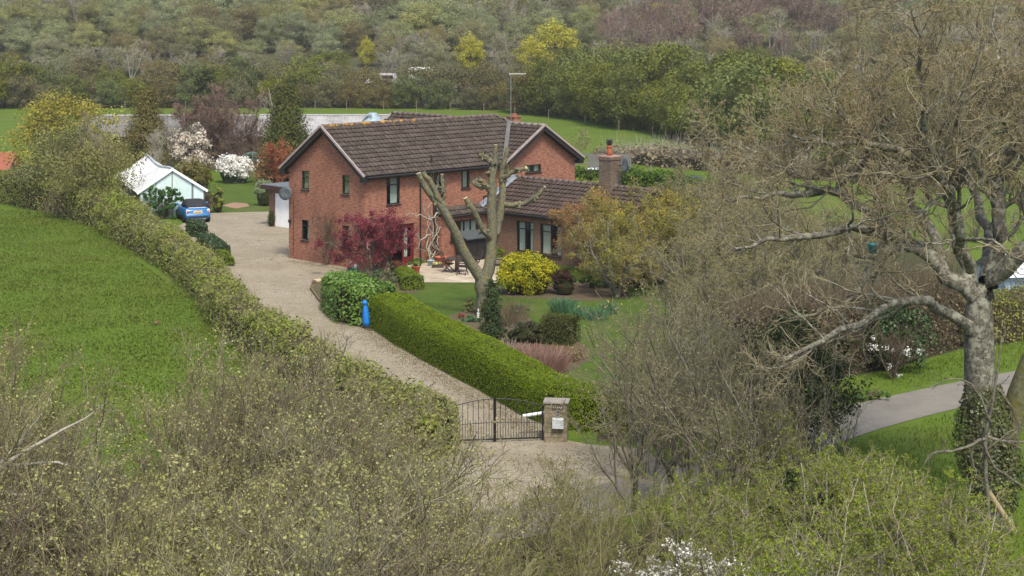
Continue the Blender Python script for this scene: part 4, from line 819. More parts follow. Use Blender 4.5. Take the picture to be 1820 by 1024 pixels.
def shrubby(rng,nst,h,spread,lv,leaf,r0=.03,K=6,wd=.12,up=.12,base=.25):
    a=rng.uniform(0,2*np.pi,nst); el=rng.uniform(.0,spread,nst); d=np.stack([np.cos(a)*np.sin(el),np.sin(a)*np.sin(el),np.cos(el)],1)
    p=np.stack([np.cos(a),np.sin(a),0*a],1)*rng.uniform(0,base,(nst,1)); 
    return woody(grow(p,d,h*rng.uniform(.75,1.15,nst),r0*rng.uniform(.6,1.2,nst),r0*.25,K,wd,up,rng),lv,rng,leaf,thick=1,sides0=4)
# level: n,t0,t1,ang,fac,rf,K,wander,up,rmin
# --- leafy-crown prototypes for the distance ---
def cloudtree(rng,h,w,nleaf,size,low=.15,ntw=0,lumps=7,asp=.75,trunkr=.12,stems=1,twr=.02,top=1.0,shell=.45):
    T=Soup();C=Soup(); st=[]
    p0=np.zeros((stems,3)); p0[:,:2]=rng.normal(size=(stems,2))*.15*(stems>1); d=np.array([[0,0,1.]]*stems)+rng.normal(size=(stems,3))*(.12 if stems==1 else .3); d[:,2]=1
    pts,rad=grow(p0,d,h*.85,trunkr,trunkr*.2,6,.08,.15,rng); T.tubes(pts,rad,5)
    p,dd,L,r=kids(pts,rad,12 if stems==1 else 6,.15,.95,.9,.25,.5,rng,.5,.015); b,br=grow(p,dd,L,r,r*.3,4,.15,.12,rng); T.tubes(b,br,3)
    if ntw:
        p,dd,L,r=kids(b,br,ntw,.1,1,.7,.3,.45,rng,.5,twr); c,cr=grow(p,dd,L*1.2,r,r*.5,3,.2,.12,rng); C.tubes(c,cr,3,mi=0)
        p,dd,L,r=kids(c,cr,4,.1,1,.6,.3,.55,rng,.6,twr*.7); e,er=grow(p,dd,L,r,r*.6,2,.2,.1,rng); C.tubes(e,er,3,mi=0)
    # leaf clumps: many little blobs whose centres sit in a lumpy ellipsoid
    if nleaf:
        nb=int(14*lumps); cc,_=blob(rng,nb,(0,0,h*(low+(top-low)/2)),(w/2*.85,w/2*.85,h*(top-low)/2*.88),.35,.3,9)
        n=nleaf//nb; R0=(w/2)*rng.uniform(.16,.34,nb)
        dirs=nrm(rng.normal(size=(nb,n,3))); q=cc[:,None]+dirs*(R0[:,None,None]*np.array([1,1,.75]))*rng.uniform(.35,1,(nb,n,1))**.5
        q=q.reshape(-1,3); q[:,2]=np.maximum(q[:,2],.05); C.leaves(q,(dirs.reshape(-1,3)+[0,0,.4]),size,asp,rng,mi=1,jit=.5)
    return T,C
L_belt=leafmat('belt_leaf',[(.065,.09,.018),(.12,.15,.026),(.19,.215,.042),(.20,.22,.036)],.5,.3,orand=.5)
L_belt2=leafmat('belt_leaf_olive',[(.09,.095,.034),(.15,.145,.05),(.21,.205,.068),(.18,.145,.07)],.5,.3,orand=.5)
L_pale=leafmat('wood_leaf_pale',[(.205,.235,.085),(.255,.285,.11),(.31,.335,.14),(.28,.305,.12)],.4,.3,orand=.6)
L_olive=leafmat('wood_leaf_olive',[(.19,.19,.075),(.235,.23,.09),(.285,.275,.115),(.25,.215,.11)],.4,.3,orand=.6)
L_yel=leafmat('yellow_leaf',[(.26,.26,.03),(.42,.40,.045),(.52,.48,.08),(.38,.34,.05)],.5,.3)
L_yel2=leafmat('gold_green_leaf',[(.12,.12,.02),(.20,.18,.025),(.28,.24,.04),(.22,.16,.03)],.5,.3)
L_dkg=leafmat('conifer_needles',[(.03,.045,.012),(.05,.07,.018),(.085,.10,.026),(.10,.10,.03)],.8,.1)
protos={}
def proto(k,fn): protos[k]=fn
M2=lambda a,b:[a,b]
r=RG(11)
def mk(name,label,cat,TC,tm,cms,group=None): 
    return put(name,label,cat,(0,0,-50),TC[0],TC[1],tm,cms,group)
# each prototype becomes the first placed copy
PR={
 'belt':[mk('hedgerow_tree','','tree',cloudtree(RG(20+i),6.5,7.4,10000,.22,.02,5),B_twigd,[B_twigd,L_belt]) for i in range(3)],
 'belt2':[mk('hedgerow_tree','','tree',cloudtree(RG(30+i),6,7.4,8500,.20,.02,9,twr=.018),B_twigd,[B_twigd,L_belt2]) for i in range(2)],
 'pale':[mk('woodland_tree','','tree',cloudtree(RG(40+i),8,6.4,15000,.135,.12,10,twr=.016,lumps=6),B_grey,[B_twig,L_pale]) for i in range(3)],
 'olive':[mk('woodland_tree','','tree',cloudtree(RG(50+i),8,6.4,13000,.135,.12,10,twr=.016,lumps=6),B_grey,[B_twig,L_olive]) for i in range(2)],
 'grey':[mk('bare_tree','','tree',cloudtree(RG(60+i),7.5,6.4,2200,.17,.15,20,stems=3,twr=.018),B_pale,[B_pale,L_olive]) for i in range(3)],
 'purple':[mk('birch_tree','','tree',cloudtree(RG(70+i),8.5,5.2,2000,.16,.25,20,stems=4,twr=.018,trunkr=.08),B_pale,[B_purple,leafmat('purple_bud%d'%i,[(.19,.14,.10),(.25,.185,.13),(.29,.225,.15)],orand=.5)]) for i in range(2)],
 'yellow':[mk('yellow_tree','','tree',cloudtree(RG(80+i),8.5,7.5,9000,.22,.05,5),B_grey,[B_twig,L_yel]) for i in range(1)],
 'ever':[mk('evergreen_tree','','tree',cloudtree(RG(90),7,3.6,3600,.26,.0,3),B_twigd,[B_twigd,L_dkg])],
}
used={}
LBL={'belt':('mid-green leafy hedgerow tree in the belt beyond the far field','trees of the hedgerow belt beyond the far field'),
 'belt2':('olive-brown half-leafed hedgerow tree in the belt beyond the far field','olive trees of the belt beyond the far field'),
 'pale':('pale grey-green tree coming into leaf in the hillside wood','pale green trees of the hillside wood'),
 'olive':('olive-green thinly leafed tree in the hillside wood','olive trees of the hillside wood'),
 'grey':('bare grey twiggy tree in the hillside wood','bare grey trees of the hillside wood'),
 'purple':('bare purple-brown birch with pale stems in the hillside wood','purple birches of the hillside wood'),
 'ever':('dark evergreen tree among the bare trees of the wood','dark evergreens of the wood'),'yellow':('','')}
def plant(kind,loc,rz,sc,label=None,group='auto',rng=r):
    L=PR[kind]; i=rng.integers(len(L)); o=L[i]; lb=label or LBL[kind][0]; gp=LBL[kind][1] if group=='auto' else group
    if (kind,i) not in used:
        used[(kind,i)]=1; o.location=tuple(float(c) for c in loc); o.rotation_euler=(0,0,rz); o.scale=(sc,sc,sc) if np.isscalar(sc) else sc
    else: o=dup(o,loc,rz,sc)
    o['label']=lb
    if gp and (not label or group!='auto' and group): o['group']=gp
    elif 'group' in o.keys(): del o['group']
    return o
# hedgerow belt: foot line traced on the ground
foot=[(-70,232)]+[tuple(G(x,y)[:2]) for x,y in ((140,193),(330,193),(560,193),(740,195),(860,198),(960,207),(1040,219),(1120,233),(1200,249),(1260,264),(1330,272))]+[(30,160),(45,158),(60,156)]
foot=np.array(foot); seg=np.linalg.norm(np.diff(foot,axis=0),axis=1); cum=np.concatenate([[0],np.cumsum(seg)])
def onfoot(s): 
    i=min(np.searchsorted(cum,s,side='right')-1,len(seg)-1); t=(s-cum[i])/seg[i]; p=foot[i]+(foot[i+1]-foot[i])*t; d=(foot[i+1]-foot[i])/seg[i]; return p,np.array([-d[1],d[0]])
s_=1.0; j=0
while s_<cum[-1]:
    p,n=onfoot(s_)
    if n[1]<0: n=-n
    px=CX+p[0]*F/p[1]
    for row,(off,hs) in enumerate(((2.2,.88),(6.5,1.2))):
        q=p+n*(off+r.uniform(-.6,.6))+r.uniform(-.7,.7,2); 
        k='belt' if (px>940 or (330<px<420) or r.random()<.3) else 'belt2'
        if r.random()<.04: k='ever'
        big=1.0 if px<900 else 1.12 if px<1200 else 1.0
        h=hs*big*r.uniform(.8,1.15)*(.8 if px<900 else 1.0); plant(k,(q[0],q[1],hz(q[0],q[1])-.1),r.uniform(0,6.28),(h*.95,h*.95,h))
    s_+=3.7; j+=1
plant('ever',(*G(362,205)[:2]+[0,0],0),1.0,(1.0,1.0,.95),'dark blue-green conifer standing at the far field edge above the purple tree',None)
# the big green tree at the right end of the belt
t=plant('belt',(20.5,158,0),.6,(1.35,1.35,1.32),'tallest bright green tree at the right-hand end of the belt',None)
# distant hedgerow on the right and hedge banks seen through the oak
for i in range(16):
    x=26+i*3.6+r.uniform(-.8,.8); plant('belt2' if i%3 else 'belt',(x,142+r.uniform(-2,2)+i*.3,0),r.uniform(0,6),r.uniform(.35,.55),'bushy shrub in the far hedge seen through the oak','shrubs of the far hedge behind the oak')
# hillside wood : nearest rows are single trees
row=[];Y=270.0
specials=[]
def special(kind,px,top,Y,w,label,h=8.5):
    z=float(hz(0,Y)); c=P(px,top,Y); hh=c[2]-z; W_=w*Y/F; specials.append((c[0],Y,W_/2)); 
    plant(kind,(c[0],Y,z-.2),1.3,(W_/6.2,W_/6.2,hh/h),label,None)
special('yellow',992,28,281,86,'largest bright yellow-green tree on the wooded hillside')
special('yellow',948,58,278,52,'small yellow-green tree touching the largest yellow one')
special('yellow',840,52,277,50,'upright yellow-green tree in the wood left of the aerial mast')
special('yellow',655,60,282,30,'small dull yellow tree in the middle of the wood')
special('yellow',1158,20,318,36,'far yellow-green tree near the top edge above the birches')
special('yellow',1430,42,312,38,'pale yellow tree high in the wood behind the oak')
special('yellow',1170,2,326,40,'pale yellow tree at the top edge above the far yellow-green one')
rows=[]; far=[]; cnt=0
Yv=272.0
while Yv<520:
    X0=-.335*Yv-4; X1=.33*Yv+4; x=X0+r.uniform(0,4)
    while x<X1:
        y=Yv+r.uniform(-3,3); rows.append((x,y)); x+=r.uniform(4.6,6.8)
    Yv+=6.0+ (Yv-272)*.015
rows.sort(key=lambda q:q[1])
def kindat(x,y):
    px=CX+x*F/y; rr=r.random(); n=math.sin(x*.07+y*.03)+math.sin(x*.031-y*.05+2)
    if 1090<px<1480 and 279<y<312: return 'purple' if rr<.68 else 'grey' if rr<.92 else 'pale'
    if px>1020 and y>300: return 'grey' if rr<.25 else 'purple' if rr<.35 else 'olive' if rr<.6 else 'pale'
    if y<281: return 'grey' if rr<.4 else 'olive' if rr<.75 else 'belt2' if rr<.9 else 'belt'
    if n>.7: return 'grey' if rr<.6 else 'olive'
    if n<-.8: return 'olive' if rr<.5 else 'pale'
    if rr<.03: return 'ever'
    return 'pale' if rr<.6 else 'olive' if rr<.75 else 'grey'
nind=0
for (x,y) in rows:
    if any((x-a)**2+((y-b)*.5)**2<(w+1.5)**2 or (abs(x-a)<w+1.5 and y<b and b-y<11) for a,b,w in specials): continue
    z=float(hz(x,y)); top=z+np.interp(y,[270,278,290,310,400],[4.9,5.4,6.8,8.0,8.8]); cl_=math.sin(x*.11+y*.021)*math.sin(y*.055-x*.04+1); h=max(4.0,(top-z)*r.uniform(.82,1.2)*(1.05+.16*cl_)); k=kindat(x,y)
    if k=='purple': h*=1.12
    if nind<300:
        sc=h/8.0; sw=max(sc,.7)*r.uniform(1.0,1.35); plant(k,(x,y,z-.15),r.uniform(0,6.28),(sw,sw,sc)); nind+=1
    else: far.append((x,y,z,h,k))
# the rest of the wood reads as one mass
fs=Soup(); fr_=RG(99)
for c_i,(x,y,z,h,k) in enumerate(far[:520]):
    q,n=blob(fr_,520,(x,y,z+h*.6),(3.3,3.3,h*.42),.5,.35,6); col={'pale':.7,'olive':.35,'grey':.1,'purple':0.0}.get(k,.5)
    fs.leaves(q,n+[0,0,.4],.42,.7,fr_,jit=.6,r=np.clip(col+fr_.uniform(-.15,.15)+fr_.uniform(-.12,.12,len(q)),0,1))
    st,sr=grow(np.array([[x,y,z]]*2),np.array([[.1,0,1],[-.15,.1,1.]]),h*.8,.1,.03,4,.1,.1,fr_); fs.tubes(st,sr,3,r=.15)
o=fs.build('distant_wood',leafmat('distant_leaf',[(.2,.17,.13),(.18,.19,.08),(.26,.28,.13),(.2,.22,.11)],.03,.3)); props(o,'massed grey-green trees high on the hillside behind the nearer wood','wood',kind='stuff')
# --- hedges ---
def hedge(name,label,path,hgt,wid,size,dens,m,core,seed,rag=.06,tw=None,cat='hedge',lump=.1,asp=.7,jit=.5):
    """path: ground points; hgt/wid numbers or per-point lists"""
    rg=RG(seed); p=np.array([q[:2] for q in path],float); n=len(p); H_=np.broadcast_to(hgt,(n,)).astype(float); W2=np.broadcast_to(wid,(n,)).astype(float)
    sl=np.linalg.norm(np.diff(p,axis=0),axis=1); cu=np.concatenate([[0],np.cumsum(sl)]); tot=cu[-1]
    def at(s): 
        x=np.interp(s,cu,p[:,0]);y=np.interp(s,cu,p[:,1]); d=np.stack([np.interp(s+.3,cu,p[:,0])-np.interp(s-.3,cu,p[:,0]),np.interp(s+.3,cu,p[:,1])-np.interp(s-.3,cu,p[:,1])],-1); d=nrm(d)
        return np.stack([x,y],-1),np.stack([-d[...,1],d[...,0]],-1),np.interp(s,cu,H_),np.interp(s,cu,W2)
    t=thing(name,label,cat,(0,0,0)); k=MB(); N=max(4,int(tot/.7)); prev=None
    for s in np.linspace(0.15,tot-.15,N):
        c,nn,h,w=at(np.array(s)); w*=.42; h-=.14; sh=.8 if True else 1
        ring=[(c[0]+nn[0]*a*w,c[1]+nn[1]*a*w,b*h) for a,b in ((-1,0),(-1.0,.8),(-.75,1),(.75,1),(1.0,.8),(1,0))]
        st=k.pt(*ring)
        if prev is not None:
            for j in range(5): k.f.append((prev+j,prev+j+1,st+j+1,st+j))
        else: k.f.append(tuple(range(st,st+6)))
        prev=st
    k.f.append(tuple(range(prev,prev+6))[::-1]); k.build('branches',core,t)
    A=tot*(2*H_.mean()+W2.mean()); M=int(A*dens); s=rg.uniform(-.05,tot+.05,M); u=rg.uniform(0,1,M); c,nn,h,w=at(s); per=(2*h+w); d=u*per
    lum=lump*(np.sin(s*1.7+seed)+np.sin(s*.63+1.3*seed)+.6*np.sin(s*4.1+d*3))/2
    h=h*(1+lum*.5); a=np.where(d<h,-w/2,np.where(d<h+w,d-h-w/2,w/2)); z=np.where(d<h,d,np.where(d<h+w,h,per-d)); z=np.clip(z,0.02,h)
    # rounded shoulders
    e=np.clip((z-h+.25)/.25,0,1)*np.clip((np.abs(a)-w/2+.25)/.25,0,1); a=a*(1-.10*e); z=z-.08*e
    side=np.where(d<h,-1,np.where(d<h+w,0,1)); off=rg.normal(size=M)*rag-np.abs(rg.normal(size=M))*rag*1.2+lum*.6*w*.3*(side!=0)
    pos=np.concatenate([c+nn*(a+side*off)[:,None],(z+(side==0)*(off))[:,None]],1)
    # end caps
    for ss in (0,tot):
        c1,n1,h1,w1=at(np.array(ss)); mm_=int(h1*w1*dens); aa=rg.uniform(-.5,.5,mm_)*w1; zz=rg.uniform(.02,1,mm_)*h1; tdir=np.array([n1[1],-n1[0]])*(1 if ss else -1)
        e1=c1+n1*aa[:,None]+tdir*(-.1+rg.normal(size=(mm_,1))*rag); pos=np.concatenate([pos,np.concatenate([e1,zz[:,None]],1)]); side=np.concatenate([side,np.full(mm_,2)]); nn=np.concatenate([nn,np.tile(tdir,(mm_,1))])
    nor=np.zeros((len(pos),3)); nor[:,:2]=nn*np.where(side==2,1,side)[:,None]; nor[:,2]=np.where(side==0,1,.35)
    C=Soup(); C.leaves(pos,nor,size,asp,rg,mi=0,jit=jit)
    if tw:
        nt,tl,tm=tw; i=rg.integers(0,M,nt); dd=nor[i]+rg.normal(size=(nt,3))*.5+[0,0,.4]; q,qr=grow(pos[i]-nrm(nor[i])*.1,dd,tl*rg.uniform(.5,1.3,nt),.009,.004,3,.15,.1,rg); C.tubes(q,qr,3,mi=1)
        C.build('foliage',[m,tm],t)
    else: C.build('foliage',[m],t)
    return t
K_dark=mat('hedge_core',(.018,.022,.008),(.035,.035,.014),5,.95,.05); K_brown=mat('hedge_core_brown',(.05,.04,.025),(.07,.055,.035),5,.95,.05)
L_priv=leafmat('clipped_hedge_leaf',[(.085,.13,.006),(.14,.20,.008),(.20,.26,.014),(.17,.23,.014)],.8,.25)
L_laur=leafmat('laurel_leaf',[(.05,.11,.01),(.11,.20,.02),(.19,.29,.05),(.13,.22,.03)],1.0,.25,.4,.4)
L_fh=leafmat('field_hedge_leaf',[(.12,.16,.02),(.20,.25,.03),(.29,.33,.06),(.25,.235,.09)],.6,.3,cl=.8)
L_box=leafmat('box_leaf',[(.06,.10,.01),(.12,.17,.015),(.18,.22,.025),(.14,.19,.02)],1.2,.2)
L_dark=leafmat('dark_leaf',[(.018,.04,.01),(.035,.065,.015),(.06,.10,.025),(.045,.075,.02)],1.0,.15,.45,.35)
hp=[(-6.3,76.4),(-5.0,72.6),(-3.2,68.3),(-1.3,63.9),(.1,60.3),(.95,58.8)]
hp=[(x+.95,y+.35) for x,y in hp]
hedge('clipped_hedge','long bright green clipped hedge beside the gravel drive',hp+[(3.0,58.5),(4.6,58.8)],[1.45,1.45,1.42,1.38,1.33,1.3,1.3,1.3],[1.75,1.75,1.75,1.7,1.7,1.7,1.6,1.6],.055,1200,L_priv,K_dark,1,.03,lump=.05,jit=.28)
hedge('laurel_hedge','rounded glossy laurel hedge at the house end of the clipped hedge',[G(610,530),G(612,552),G(640,572),(-5.6,77.4)],[1.2,1.65,1.75,1.6],[1.5,2.1,2.3,2.0],.17,210,L_laur,K_dark,2,.06,lump=.09,asp=.5)
hedge('box_hedge','low curved golden-green box hedge at the patio corner',[G(703,483),G(716,494),G(726,504),G(734,517)],[.5,.6,.65,.75],[.7,.85,.9,1.1],.07,600,L_box,K_dark,3,.02,lump=.04)
fpth=[(-36,126),(-29.0,117.5),(-24.7,110),(-21.5,102),(-18.8,96),(-16.4,90),(-14.7,85),(-13.0,79),(-11.3,74),(-9.1,69),(-6.7,63.5),(-4.8,59.5),(-3.3,57),(-3.0,54)]
hedge('field_hedge','long untrimmed field hedge, green and twiggy, between pasture and drive',fpth,[2.2,2.2,1.8,1.6,1.5,1.5,1.5,1.5,1.5,1.55,1.5,1.45,1.4,1.3],[3.0,2.9,2.6,2.2,1.9,1.8,1.7,1.6,1.6,1.6,1.6,1.6,1.6,1.6],.12,190,L_fh,K_brown,4,.13,(6000,.45,B_twig),lump=.34)
hedge('low_hedge','low dark clipped hedge along the drive edge, nearest the blue car',[G(346,410),G(355,422)],[.75,.7],[1.1,1.0],.1,300,L_dark,K_dark,5,.03,lump=.1)
hedge('low_hedge','low dark green clipped hedge along the drive edge, middle one',[G(364,433),G(384,446),G(394,456)],[.6,.6,.6],[1.1,1.1,1.0],.09,320,L_dark,K_dark,6,.03,lump=.1)
hedge('low_hedge','low golden clipped shrub hedge along the drive edge, nearest the gate',[G(392,462),G(404,474)],[.6,.5],[.9,.8],.09,320,L_box,K_dark,7,.03,lump=.1)
hedge('garden_hedge','dense dark green hedge behind the wing chimney',[(4.3,124),(7,123),(10,121),(12.8,119),(15,116)],[2.5,2.5,2.4,2.2,2.0],[2.4,2.4,2.6,2.6,2.4],.16,150,leafmat('leylandii',[(.03,.06,.008),(.055,.10,.012),(.10,.15,.02),(.07,.12,.015)],.5,.15),K_dark,8,.1,lump=.15)
hedge('garden_hedge','bright hedge block showing right of the brick gable',[(3.8,113.5),(6.0,112.5)],[2.75,2.7],[2.2,2.2],.14,170,L_fh,K_dark,9,.06,lump=.1)
L_bram=leafmat('bramble',[(.14,.105,.07),(.21,.16,.105),(.17,.18,.065),(.26,.21,.13)],.5,.2)
hedge('lane_hedge','brown twiggy hedge with dark ivy along the far side of the lane',[(8.6,66),(12.6,68.2),(15.5,71),(18,73.5)],[2.4,2.6,2.5,2.4],[2.4,2.6,2.6,2.4],.12,120,L_bram,K_brown,10,.2,(7000,.9,B_twigd),lump=.25)
hedge('lane_hedge','trimmed green-topped hedge beyond the lane at the right edge',[(18.2,72.6),(21.5,74.8),(26,78),(34,84)],[1.9,1.9,1.9,1.9],[2.2,2.2,2.2,2.2],.11,160,L_fh,K_brown,11,.12,(3000,.5,B_twigd),lump=.12)
hedge('rough_bank','pale rough bank of dry grass and bramble at the edge of the right field',[(9,160),(14,154),(20,148),(27,142),(36,138)],[.9,1.3,1.3,1.3,1.2],[5,6,7,7,7],.28,26,leafmat('dry_grass',[(.22,.18,.10),(.30,.25,.15),(.16,.12,.08),(.20,.15,.10)],.35,.2),K_brown,12,.3,(2500,1.3,B_pale),'bank',lump=.4)
# --- shrubs and plants as blobs of leaves ---
def bush(name,label,cat,loc,size,n,ls,m,seed,lump=.25,shell=.5,tw=0,tm=None,asp=.7,flat=.03,zc=None,group=None,jit=.5,droop=0,core=None):
    rg=RG(seed); w,d,h=size; nb=max(12,int(n/90)); cc,cn=blob(rg,nb,(0,0,(zc if zc is not None else h*.5)),(w/2*.8,d/2*.8,h*.42),shell,lump,7)
    per=n//nb; R0=min(w,d,h)*rg.uniform(.10,.24,nb); dirs=nrm(rg.normal(size=(nb,per,3))+cn[:,None]*.5)
    q=(cc[:,None]+dirs*R0[:,None,None]*rg.uniform(.4,1,(nb,per,1))).reshape(-1,3); q[:,2]=np.maximum(q[:,2],flat)
    C=Soup(); C.leaves(q,dirs.reshape(-1,3)+[0,0,.3],ls,asp,rg,mi=0,jit=jit,droop=droop); T=Soup(); ns=9; a=rg.uniform(0,6.28,ns); dv=np.stack([np.cos(a)*w*.35,np.sin(a)*d*.35,np.full(ns,h*.8)],1)
    st=grow(np.zeros((ns,3)),dv,np.linalg.norm(dv,axis=1),.03,.01,5,.12,.05,rg); T.tubes(*st,4)
    if tw:
        p,dd,L,rr=kids(*st,tw,.2,1,.6,.3,.5,rg,.6,.006); e=grow(p,dd,L,rr,rr*.5,3,.15,.1,rg); C.tubes(*e,3,mi=1)
        p,dd,L,rr=kids(*e,4,.2,1,.6,.3,.6,rg,.7,.005); e=grow(p,dd,L,rr,rr*.6,2,.15,.1,rg); C.tubes(*e,3,mi=1)
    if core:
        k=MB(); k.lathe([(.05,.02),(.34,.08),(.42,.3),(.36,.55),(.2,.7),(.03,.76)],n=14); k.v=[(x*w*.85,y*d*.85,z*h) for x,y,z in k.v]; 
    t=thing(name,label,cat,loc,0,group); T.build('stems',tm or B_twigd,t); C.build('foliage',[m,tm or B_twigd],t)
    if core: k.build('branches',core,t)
    return t
L_gold=leafmat('golden_leaf',[(.22,.22,.01),(.42,.38,.015),(.56,.48,.03),(.20,.24,.02)],1.3,.25,cl=.75)
bush('golden_shrub','bright yellow-green rounded shrub in front of the brown brick wing','shrub',G(935,522),(3.2,2.2,1.9),15000,.10,L_gold,101,.2,.6,core=K_dark)
bush('purple_shrub','small dark purple-brown shrub right of the golden shrub','shrub',G(1003,524),(1.3,1.2,1.35),3500,.09,leafmat('purple_shrub_leaf',[(.05,.02,.02),(.08,.035,.03),(.06,.05,.025)]),102,.2,.6,core=K_dark)
hedge('clipped_yew','brown-green yew clipped into a cube on the lawn',[G(968,608),G(1024,612)],1.15,1.15,.06,650,leafmat('yew_leaf',[(.028,.045,.01),(.05,.065,.014),(.09,.085,.025),(.07,.07,.02)],1.0,.15),K_dark,103,.03,cat='shrub',lump=.05)
s=bush('juniper','low spreading dark juniper left of the cube-shaped yew','shrub',G(932,608),(1.9,1.5,.85),7000,.09,leafmat('juniper_leaf',[(.025,.035,.012),(.045,.06,.02),(.09,.09,.04)]),104,.2,.5,8,B_grey,core=K_dark)
def conifer(name,label,loc,h,w,n,ls,m,seed,pw=.8,low=.0,tm=None,bulge=.25,tuft=True):
    rg=RG(seed); nb=int(n/60); z=rg.uniform(0,1,nb)**1.15; rad=(w/2)*np.clip((1-z),0,1)**pw*np.clip((z+.06)/bulge,0,1)**.5*rg.uniform(.75,1.08,nb); a=rg.uniform(0,6.28,nb)
    cc=np.stack([np.cos(a)*rad,np.sin(a)*rad,low*h+z*h*(1-low)],1); out=np.stack([np.cos(a),np.sin(a),.25+0*a],1); q=np.repeat(cc,60,0); o2=np.repeat(out,60,0); sp=w*.055+.04
    q=q+rg.normal(size=q.shape)*[sp,sp,sp*1.3]+o2*rg.uniform(-.1,.3,(len(q),1))*w*.08; q[:,2]=np.clip(q[:,2],.03,h)
    C=Soup(); C.leaves(q,o2+[0,0,.3],ls,.55,rg,jit=.5,droop=-.6); T=Soup(); T.tubes(*grow(np.zeros((1,3)),np.array([[0,0,1.]]),h*.95,w*.045+.02,.015,6,.02,0,rg),6)
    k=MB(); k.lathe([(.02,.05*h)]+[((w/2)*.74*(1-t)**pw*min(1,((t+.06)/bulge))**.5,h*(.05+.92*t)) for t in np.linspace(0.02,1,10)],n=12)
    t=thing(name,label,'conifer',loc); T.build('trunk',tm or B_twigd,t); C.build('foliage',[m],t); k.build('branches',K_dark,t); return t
L_con=leafmat('spruce_leaf',[(.035,.05,.013),(.065,.082,.02),(.11,.12,.03),(.125,.115,.033)],.8,.15)
conifer('narrow_conifer','narrow dark upright conifer in front of the pollarded tree',G(874,618),2.75,.95,5500,.09,leafmat('thuja_leaf',[(.02,.035,.012),(.035,.055,.018),(.06,.085,.03)],1,.1),105,.45)
conifer('large_conifer','large dense dark-green conifer behind the left gable',(-18.0,140,0),7.55,5.0,26000,.17,L_con,106,.85)
conifer('cypress','brown-green conical cypress in front of the dark barn roof',(-31.0,149,0),6.7,5.2,17000,.16,leafmat('cypress_leaf',[(.075,.08,.018),(.12,.11,.03),(.16,.125,.045)],.7,.1),107,.85,bulge=.07)
conifer('potted_conifer','small potted conifer beside the garage door',G(482,403),1.0,.5,900,.07,L_dkg,108,.6,.3)
bush('potted_box','round clipped box bush growing in the half barrel','shrub',tuple(np.array(G(884,472))+[0,0,.4]),(.85,.85,.62),2600,.06,L_priv,109,.08,.8)
bush('pot_plant','bushy green plant spilling from the terracotta pot at the patio corner','plant',tuple(np.array(G(739,487))+[0,0,.38]),(.9,.8,.45),1200,.09,leafmat('geranium',[(.05,.13,.01),(.08,.2,.02),(.12,.25,.04)]),110,.2,.6)
bush('shrub','grey-green variegated shrub beside the garage','shrub',G(470,366),(1.5,1.4,2.1),4500,.11,leafmat('variegated',[(.10,.15,.06),(.2,.27,.12),(.36,.4,.24)]),111,.25,.6,core=K_dark)
bush('ivy_post','upright ivy-clad stump on the edge of the back lawn','shrub',G(387,378),(.95,.8,1.8),3500,.10,L_fh,112,.3,.6,core=K_dark)
bush('twiggy_shrub','bare brown twiggy shrub left of the ivy-clad stump','shrub',G(370,379),(1.1,1.0,1.4),300,.07,L_bram,113,.2,.6,26,B_twigd)
bush('climber','dark green climber scrambling over the glasshouse front','climber',(-22.9,114.85,0),(3.3,.8,2.5),9000,.10,leafmat('climber_leaf',[(.02,.06,.012),(.035,.10,.02),(.07,.16,.03)],1,.2),114,.45,.45)
bush('dry_grass_clump','pale dry ornamental grass left of the iron garden gate','plant',G(288,388),(1.6,.6,.9),1600,.22,leafmat('straw',[(.42,.33,.17),(.55,.45,.26),(.36,.28,.15)]),115,.2,.5,asp=.14,jit=.2)
L_wht=leafmat('white_blossom',[(.62,.60,.52),(.78,.77,.72),(.85,.85,.82),(.55,.50,.42)],1.2,.25,.6,.2,cl=.35)
bush('white_rhododendron','dense white-flowering shrub on the back lawn','shrub',(-21.8,138,0),(3.3,2.4,2.45),6500,.17,L_wht,116,.15,.75,core=mat('dark_leaf_core',(.02,.04,.012)))
bush('magnolia','cream-white flowering magnolia behind the glasshouse','tree',(-25.9,140,0),(4.4,2.8,4.7),5600,.18,leafmat('cream_blossom',[(.42,.36,.28),(.62,.56,.46),(.75,.70,.60),(.35,.27,.2)],1.2,.25),117,.4,.3,30,B_grey,zc=2.5)
bush('olive_shrub','mottled olive-green shrub right of the glasshouse ridge','shrub',(-23.6,130,0),(3.0,2.4,2.6),8000,.13,leafmat('olive_shrub_leaf',[(.09,.085,.02),(.15,.14,.035),(.22,.19,.06)]),118,.25,.6,core=K_dark)
bush('dark_bush','dark evergreen bush at the left end of the field hedge','shrub',(-33.6,122.5,0),(2.8,2.2,2.9),6000,.17,L_dark,119,.25,.6,core=K_dark)
bush('purple_bush','small pinkish shrub left of the white bench','shrub',G(462,312),(1.3,1,1.2),1500,.1,leafmat('pinkish',[(.3,.12,.08),(.36,.18,.12),(.28,.2,.1)]),120,.3,.5,12,B_red)
bush('border_plants','low dark green planting under the garden trees','ground cover',G(1075,510),(4.2,1.6,.6),5200,.12,leafmat('border_leaf',[(.02,.06,.012),(.035,.095,.018),(.06,.13,.03)]),121,.3,.5)
bush('bed_shrub','grey-green low shrub in the bed behind the laurel','shrub',G(672,508),(2.4,1.8,.85),4200,.09,leafmat('lavender_leaf',[(.055,.075,.03),(.09,.11,.05),(.14,.16,.09)]),122,.3,.5,6,B_twig)
bush('climbing_rose','thin brown climbing rose on the left gable wall','climber',tuple(np.array((-10.0,94.6,0))+0),(1.8,.7,3.3),260,.07,leafmat('rose_leaf',[(.12,.045,.02),(.12,.09,.03),(.16,.07,.04)]),123,.4,.3,12,B_twigd,zc=1.7)
